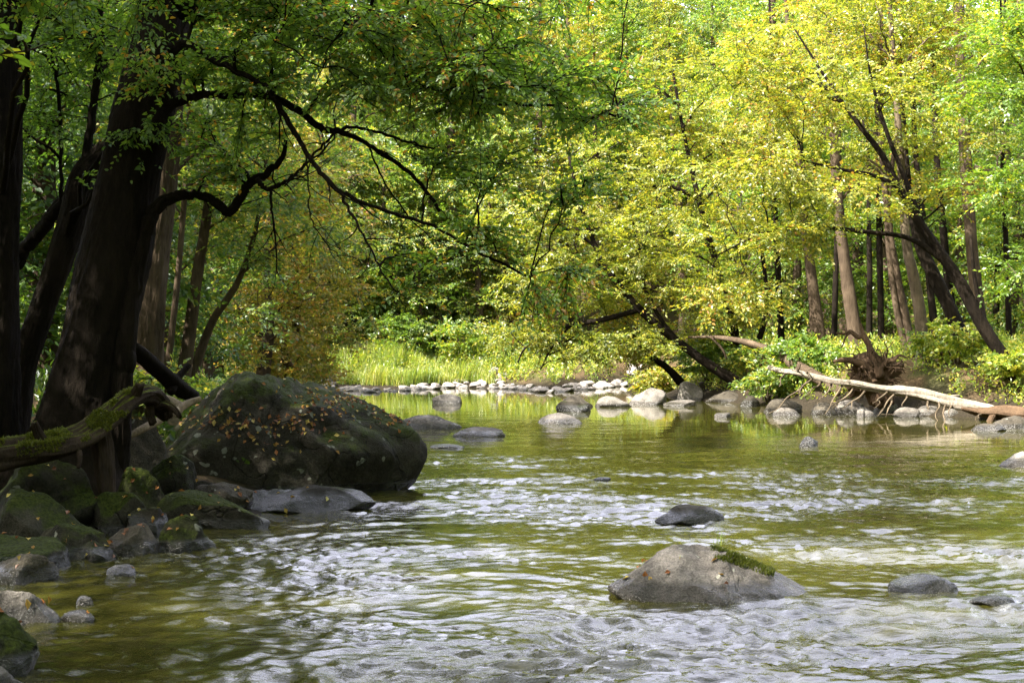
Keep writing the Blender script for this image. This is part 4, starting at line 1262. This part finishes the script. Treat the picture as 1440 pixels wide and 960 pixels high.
# ------------------------------------------------------------------ forest trees (shared meshes, each an own thing)
def forest_proto(seed, h, rad, base, n, leafm, barkm, L=0.13, W=0.08, k=11):
    rng = np.random.default_rng(seed)
    st = stem_line(rng, (0, 0, -0.4), (rng.normal(0, 0.5), rng.normal(0, 0.5), h * 0.97), 0.16 + 0.008 * h, 0.02, 0.9, 8)
    t = Tubes()
    t.add(st[:, :3], st[:, 3], 10, True, 0.06, rng)
    blobs = []
    nb = 13
    for i in range(nb):
        f = (i + 0.5) / nb
        z = base + (h - base) * f
        rr = rad * (math.sin(math.pi * (0.14 + 0.80 * f)) ** 0.8)
        a = i * 2.4 + rng.uniform(-0.5, 0.5)
        o = rr * 0.5
        blobs.append(((math.cos(a) * o + st[-1][0] * f, math.sin(a) * o + st[-1][1] * f, z), (rr * 0.72, rr * 0.72, 0.55 + 0.05 * h), n // nb))
    tp, td, tl = grow(rng, t, st[len(st) // 4:], blobs, 6, False, (0.4, 0.95), 0.08, 9, 0.5)
    V, Q, T, r = leaves_from_twigs(rng, tp, td, tl, k, L, W, False, 0.42, 0.3)
    tm = t.build('forest trunk')
    tm.materials.append(barkm)
    cm = mesh_np('forest crown', V, Q, T, r)
    cm.materials.append(leafm)
    return tm, cm


PROT = {}
for i, (h, rad, base, n) in enumerate([(17, 3.6, 3.0, 300), (20, 4.0, 5.0, 330), (13, 3.4, 1.2, 280), (9, 2.8, 0.5, 220), (18, 3.2, 2.0, 300)]):
    PROT[i] = forest_proto(400 + i, h, rad, base, n, M['leaf_mid'], M['bark_brown'])


def forest_tree(x, y, kind, leafm, label, group, rz, s=1.0, bark=None):
    z = float(ground_z(x, y))
    root = empty('forest_tree' if kind != 3 else 'understorey_tree', (x, y, z - 0.05), label, 'tree', group)
    root.rotation_euler.z = rz
    root.scale = (s, s, s)
    for nm, me, mt in (('trunk', PROT[kind][0], bark), ('crown', PROT[kind][1], leafm)):
        o = bpy.data.objects.new(nm, me)
        COL.objects.link(o)
        o.parent = root
        if mt is not None:
            o.material_slots[0].link = 'OBJECT'
            o.material_slots[0].material = mt
    return root


rng = np.random.default_rng(55)
# far shore behind the grassy point
for (px, Y, kd, lf) in [(300, 66, 0, 'leaf_russet'), (452, 62.5, 3, 'leaf_mid'), (498, 63, 3, 'leaf_mid'), (540, 64, 3, 'leaf_bright'), (588, 63.5, 3, 'leaf_mid'), (625, 65, 3, 'leaf_bright'), (672, 64, 3, 'leaf_mid'), (715, 65, 3, 'leaf_yellow'), (520, 68, 2, 'leaf_bright'), (606, 69, 2, 'leaf_bright'), (350, 61, 2, 'leaf_russet'), (400, 68, 1, 'leaf_mid'), (440, 64, 2, 'leaf_russet'), (470, 70, 0, 'leaf_mid'), (505, 66, 4, 'leaf_mid'), (535, 72, 2, 'leaf_mid'), (560, 66, 3, 'leaf_dark'), (590, 70, 4, 'leaf_mid'), (630, 68, 1, 'leaf_mid'),
                        (650, 74, 0, 'leaf_bright'), (690, 68, 2, 'leaf_mid'), (720, 72, 0, 'leaf_bright'), (760, 70, 4, 'leaf_yellow'), (800, 74, 1, 'leaf_bright'), (840, 70, 0, 'leaf_yellow'), (880, 76, 4, 'leaf_bright'), (920, 72, 1, 'leaf_mid'), (960, 70, 0, 'leaf_yellow'), (1000, 76, 4, 'leaf_mid')]:
    forest_tree((px - 720) * Y / F, Y, kd, M[lf], {'leaf_russet': 'russet tinged tree on the far left shore behind the pool', 'leaf_mid': 'green tree in the wood behind the far grassy point', 'leaf_dark': 'dark green tree at the back of the far grassy point',
                'leaf_bright': 'bright green tree in the sunlit wood behind the far pool', 'leaf_yellow': 'yellow green tree in the sunlit wood behind the far pool'}[lf], 'trees behind the far shore', rng.uniform(0, 6.28), rng.uniform(0.9, 1.1), M['bark_brown'])
# right bank wood
for (px, Y, kd, lf) in [(1040, 54, 2, 'leaf_bright'), (1090, 58, 1, 'leaf_bright'), (1130, 56, 3, 'leaf_bright'), (1160, 64, 0, 'leaf_mid'), (1210, 60, 4, 'leaf_bright'), (1250, 56, 3, 'leaf_bright'), (1270, 66, 1, 'leaf_mid'), (1310, 60, 2, 'leaf_bright'), (1350, 56, 3, 'leaf_bright'), (1370, 66, 0, 'leaf_bright'),
                        (1410, 58, 1, 'leaf_bright'), (1450, 52, 2, 'leaf_bright'), (1420, 47, 3, 'leaf_bright'), (1490, 60, 0, 'leaf_mid'), (1090, 66, 0, 'leaf_yellow'), (1190, 72, 1, 'leaf_bright'), (1330, 74, 4, 'leaf_mid'), (1430, 74, 1, 'leaf_bright')]:
    forest_tree((px - 720) * Y / F, Y, kd, M[lf], {'leaf_mid': 'mid green tree deep in the wood behind the right bank trunks', 'leaf_bright': 'bright green leafy tree filling the wood behind the right bank trunks', 'leaf_yellow': 'yellow green tree behind the golden leaning tree'}[lf],
                'trees behind the right bank', rng.uniform(0, 6.28), rng.uniform(0.9, 1.1), M['bark_brown'])
# left bank wood
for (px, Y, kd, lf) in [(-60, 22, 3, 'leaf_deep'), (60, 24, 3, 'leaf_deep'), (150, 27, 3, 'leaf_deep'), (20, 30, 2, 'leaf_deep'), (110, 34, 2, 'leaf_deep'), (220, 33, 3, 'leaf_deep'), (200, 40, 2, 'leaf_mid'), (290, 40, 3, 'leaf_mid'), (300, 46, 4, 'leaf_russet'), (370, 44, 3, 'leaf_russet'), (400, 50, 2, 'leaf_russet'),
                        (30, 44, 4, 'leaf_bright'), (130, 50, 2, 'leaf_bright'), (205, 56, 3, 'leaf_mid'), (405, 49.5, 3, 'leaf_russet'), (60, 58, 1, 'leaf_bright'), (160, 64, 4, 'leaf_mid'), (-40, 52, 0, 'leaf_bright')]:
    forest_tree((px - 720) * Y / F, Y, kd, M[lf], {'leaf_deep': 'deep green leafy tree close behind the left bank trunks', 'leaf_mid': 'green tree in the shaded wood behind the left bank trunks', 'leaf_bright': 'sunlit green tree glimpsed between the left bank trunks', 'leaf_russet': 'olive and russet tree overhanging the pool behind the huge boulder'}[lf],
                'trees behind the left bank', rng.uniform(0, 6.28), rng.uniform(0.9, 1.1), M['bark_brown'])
# tall neighbours just outside the left of the picture shade the bank
for (x, y, kd, s) in [(-10.5, 8, 1, 1.0), (-9.0, 2, 2, 1.0), (-9.3, 12.3, 4, 1.0), (-8.4, 9.6, 2, 0.95), (-12.5, 14, 1, 1.0), (-8.0, -3, 1, 1.0), (-12, -3, 0, 1.1), (4, -15, 1, 1.1), (-2, -14, 1, 1.1), (9, -14, 1, 1.1), (-13, 4, 1, 1.05), (-4.5, -8, 0, 1.1), (-9, -9, 1, 1.1), (1.5, -11, 1, 1.1), (6, -10, 0, 1.1), (-6, 1, 0, 1.0), (13, 6, 1, 1.1), (14, 12, 0, 1.1), (12.5, 0, 1, 1.1), (16, 18, 1, 1.1), (11, -6, 1, 1.1), (18, 24, 1, 1.0)]:
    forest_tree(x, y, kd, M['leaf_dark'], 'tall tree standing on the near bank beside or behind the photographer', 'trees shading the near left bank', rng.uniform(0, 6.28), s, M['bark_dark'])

# far wood on the hillside plus unseen screening trees: one mass
rng = np.random.default_rng(66)
Vs, Ts, Rs, off = [], [], [], 0
base_crowns = []
for i in range(3):
    r2 = np.random.default_rng(500 + i)
    t = Tubes()
    st = stem_line(r2, (0, 0, 0), (0, 0, 17), 0.25, 0.02, 0.8)
    bl = [((math.cos(j * 2.4) * 1.9, math.sin(j * 2.4) * 1.9, 2 + 15 * (j + 0.5) / 11), (2.6, 2.6, 1.4), 12) for j in range(11)]
    tp, td, tl = grow(r2, t, st, bl, 4, False, (0.6, 1.2))
    V, Q, T, r = leaves_from_twigs(r2, tp, td, tl, 8, 0.30, 0.19, False, 0.45, 0.3)
    base_crowns.append((V, T, r))
for i in range(235):
    y = rng.uniform(78, 135)
    x = rng.uniform(-0.42, 0.42) * y
    if i >= 135:                              # unseen trees added beside and behind the viewer to block low sky light
        y = rng.uniform(-40, 40)
        x = rng.uniform(-50, 50)
        if y > -17:
            x = math.copysign(rng.uniform(20 + max(0, y) * 0.45, 50), x)
    V, T, r = base_crowns[i % 3]
    a = rng.uniform(0, 6.28)
    s = rng.uniform(0.8, 1.15)
    Rm = np.array([[math.cos(a), -math.sin(a), 0], [math.sin(a), math.cos(a), 0], [0, 0, 1]]) * s
    Vs.append(V @ Rm.T + np.array([x, y, float(ground_z(x, y))]))
    Ts.append(T + off)
    Rs.append(np.clip(r * 0.7 + rng.uniform(-0.1, 0.35), 0, 1))
    off += len(V)
tag(link('hillside_and_screen_woods', mesh_np('hillside and screen woods', np.concatenate(Vs), None, np.concatenate(Ts), np.concatenate(Rs)), M['leaf_bright']), 'sunlit mixed wood covering the far hillside, plus unseen screening trees round the viewer', 'woods', kind='stuff')


# ------------------------------------------------------------------ undergrowth, grass, shrubs
def herb(rng, pts, h, k, L, W):
    """leafy upright stems: twig arrays pointing up with leaves along them"""
    n = len(pts)
    d = nrm(np.c_[rng.normal(0, 0.35, (n, 2)), np.ones(n)])
    return leaves_from_twigs(rng, pts, d, h * rng.uniform(0.5, 1.3, n), k, L, W, False, 0.6, 0.1)


def land_points(rng, n, x0, x1, y0, y1, dmin, dmax):
    x, y = rng.uniform(x0, x1, n), rng.uniform(y0, y1, n)
    d = sdist(x, y)
    k = (d > dmin) & (d < dmax)
    x, y = x[k], y[k]
    return np.stack([x, y, ground_z(x, y)], 1)


rng = np.random.default_rng(88)
pts = land_points(rng, 12000, 3, 24, 27, 60, 0.5, 14)
pts = pts[np.hypot((pts[:, 0] - 8.8) * 0.9, pts[:, 1] - 34.6) > 1.5]
V, Q, T, r = herb(rng, pts, 0.62, 9, 0.10, 0.055)
tag(link('undergrowth', mesh_np('herbs right', V, Q, T, r), M['leaf_fern']), 'sunlit leafy herbs covering the right bank', 'undergrowth', kind='stuff')
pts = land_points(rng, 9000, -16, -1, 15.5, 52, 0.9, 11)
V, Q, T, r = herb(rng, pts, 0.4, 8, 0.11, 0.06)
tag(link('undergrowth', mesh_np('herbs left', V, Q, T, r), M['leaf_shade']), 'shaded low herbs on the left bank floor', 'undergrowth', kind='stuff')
pts = land_points(rng, 9000, -14, -0.8, 55, 64, 0.6, 5)
pts = pts[perlin(pts[:, 0] * 0.7, pts[:, 1] * 0.7, 51) > -0.25]
hg = 0.30 + 0.55 * sm(-0.4, 0.5, perlin(pts[:, 0] * 0.5, pts[:, 1] * 0.5, 52)) + 0.25 * sm(1, 3, sdist(pts[:, 0], pts[:, 1]))
V, Q, T, r = blades(rng, pts, np.repeat(hg, 9), 0.012, 0.10, 9)
tag(link('grass', mesh_np('grass', V, Q, T, r), M['grass']), 'tall pale green grass on the far point', 'grass', kind='stuff')
pts = land_points(rng, 10000, -14, 10, 50, 68, 1.0, 9)
pts = pts[perlin(pts[:, 0] * 0.6, pts[:, 1] * 0.6, 53) > -0.2]
V, Q, T, r = herb(rng, pts, 0.5 + 1.0 * sm(-0.3, 0.5, perlin(pts[:, 0] * 0.45, pts[:, 1] * 0.45, 54)), 10, 0.13, 0.07)
tag(link('undergrowth', mesh_np('herbs far', V, Q, T, r), M['leaf_fern']), 'bright tall weeds behind the grass of the far point', 'undergrowth', kind='stuff')


def bush(label, px, Y, h, rad, leafm, seed, group=None, n=60, L=0.12, W=0.075, z=None):
    rng = np.random.default_rng(seed)
    x = (px - 720) * Y / F
    z0 = float(ground_z(x, Y)) if z is None else z
    stems = []
    for i in range(5):
        a = rng.uniform(0, 6.28)
        stems.append(stem_line(rng, (x + 0.1 * math.cos(a), Y + 0.1 * math.sin(a), z0 - 0.1), (x + rad * 0.5 * math.cos(a), Y + rad * 0.5 * math.sin(a), z0 + h * 0.8), 0.025, 0.006, 0.3, 5))
    o = make_tree('shrub', label, 'shrub', stems, [((x, Y, z0 + h * 0.55), (rad, rad, h * 0.42), n)], M[leafm], M['bark_brown'], seed, k=11, ntwig=6, L=L, W=W, group=group, sides=5, lump=0, twig_len=(0.25, 0.6), rmax=0.015, flat=0.5)
    for c in o.children:
        if c.name.startswith('trunk') or c.name.startswith('limb'):
            c.name = 'stem'
    return o


bush('pale green bush rising from the grass of the far point', 560, 61, 2.6, 1.1, 'leaf_bright', 601)
bush('bright leafy bush at the right of the far grass', 645, 60.5, 2.3, 1.0, 'leaf_bright', 602)
bush('dark green bush behind the right end of the far grass', 690, 62, 2.0, 1.2, 'leaf_mid', 603)
bush('dense dark bush behind the left end of the far grass', 470, 63, 2.6, 1.5, 'leaf_mid', 604)
bush('low olive bush at the left end of the cobble shore', 415, 60, 1.8, 1.3, 'leaf_russet', 605)
bush('rounded green bush in the gap between leaning trunks and fallen log', 1066, 43, 1.2, 0.8, 'leaf_mid', 606, n=30)
bush('dark low bush hanging over the water by the leaning trunks', 1085, 40, 0.9, 0.7, 'leaf_mid', 607, n=34)
bush('green bush just left of the upturned roots', 1130, 39.5, 1.4, 1.0, 'leaf_bright', 608)
bush('sunlit bush on the bank between the pale trunk and the leaning tree', 1340, 35.5, 1.1, 0.9, 'leaf_fern', 609, n=36)
bush('leafy bush at the right frame edge above the rotten log', 1440, 33.5, 1.0, 0.9, 'leaf_fern', 610, n=36)
bush('yellow green bush on the shore right of the tall pale block of stone', 1000, 45.5, 1.3, 1.0, 'leaf_bright', 611)
bush('low bush on the shore behind the white lichen boulder', 925, 50, 1.1, 1.0, 'leaf_yellow', 612)
bush('shaded fern like bush beside the pale boulder under the driftwood', 262, 19.5, 0.7, 0.5, 'leaf_mid', 613, n=26, L=0.09, W=0.05)
bush('small green plant growing between the trunk and the driftwood', 190, 17.0, 0.5, 0.4, 'leaf_mid', 614, n=20, L=0.08, W=0.045)

# ------------------------------------------------------------------ light, sky, camera
EL, AZ = R(48), R(-33)
s = np.array([-math.cos(EL) * math.cos(AZ), math.cos(EL) * math.sin(AZ), math.sin(EL)])
sun = bpy.data.lights.new('sun', 'SUN')
sun.energy = 5.0
sun.angle = R(0.53)
sun.color = (1.0, 0.94, 0.82)
so = bpy.data.objects.new('sun', sun)
COL.objects.link(so)
so.rotation_euler = Vector(-s).to_track_quat('-Z', 'Y').to_euler()
so.location = (-30, 20, 40)
ADDED_GLOW = 8.2
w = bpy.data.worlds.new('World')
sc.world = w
w.use_nodes = True
nt = w.node_tree
nt.nodes.clear()
sky = nt.nodes.new('ShaderNodeTexSky')
sky.sky_type = 'NISHITA'
sky.sun_disc = False
sky.sun_elevation = EL
sky.sun_rotation = math.atan2(s[0], s[1])
sky.air_density = 1.0
sky.dust_density = 5.0
bg = nt.nodes.new('ShaderNodeBackground')
bg.inputs[1].default_value = 0.15
out = nt.nodes.new('ShaderNodeOutputWorld')
hs = nt.nodes.new('ShaderNodeHueSaturation')
hs.inputs['Saturation'].default_value = 0.6
nt.links.new(sky.outputs[0], hs.inputs['Color'])
# bright sky sector added upstream, unseen, to whiten the river's reflections
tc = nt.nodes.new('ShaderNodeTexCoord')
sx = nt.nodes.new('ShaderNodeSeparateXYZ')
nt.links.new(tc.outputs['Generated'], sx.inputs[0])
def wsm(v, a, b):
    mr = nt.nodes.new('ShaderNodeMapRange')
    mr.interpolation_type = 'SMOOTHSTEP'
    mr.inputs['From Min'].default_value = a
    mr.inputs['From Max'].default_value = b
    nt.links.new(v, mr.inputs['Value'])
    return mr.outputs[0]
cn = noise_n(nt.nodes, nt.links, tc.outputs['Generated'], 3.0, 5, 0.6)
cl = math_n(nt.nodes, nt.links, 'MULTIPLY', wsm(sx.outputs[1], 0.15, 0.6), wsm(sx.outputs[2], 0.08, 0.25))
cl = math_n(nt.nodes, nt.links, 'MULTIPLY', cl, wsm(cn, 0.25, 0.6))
cm_ = mixcol(nt.nodes, nt.links, cl, hs.outputs[0], (ADDED_GLOW * 0.89, ADDED_GLOW * 0.90, ADDED_GLOW * 1.13))
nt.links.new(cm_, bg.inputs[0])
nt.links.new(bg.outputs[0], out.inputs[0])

cam = bpy.data.cameras.new('camera')
co = bpy.data.objects.new('camera', cam)
COL.objects.link(co)
co.location = (0, 0, CAM_H)
co.rotation_euler = (R(90), 0, 0)
cam.sensor_width = 36
cam.lens = 50
cam.shift_y = 10 / 1440
cam.clip_start = 0.1
cam.clip_end = 2000
cam.dof.use_dof = True
cam.dof.focus_distance = 14
cam.dof.aperture_fstop = 13.0
sc.camera = co

sc.render.engine = 'CYCLES'
cy = sc.cycles
cy.max_bounces = 7
cy.diffuse_bounces = 4
cy.glossy_bounces = 3
cy.transmission_bounces = 4
cy.sample_clamp_indirect = 6
cy.caustics_reflective = False
cy.caustics_refractive = False
cy.use_denoising = True
cy.denoising_prefilter = 'NONE'
try:
    cy.denoiser = 'OPENIMAGEDENOISE'
    cy.denoising_input_passes = 'RGB_ALBEDO_NORMAL'
except Exception:
    pass
vs = sc.view_settings
vs.view_transform = 'Standard'
vs.look = 'None'
vs.gamma = 1
vs.use_curve_mapping = False
vs.exposure = 2.2
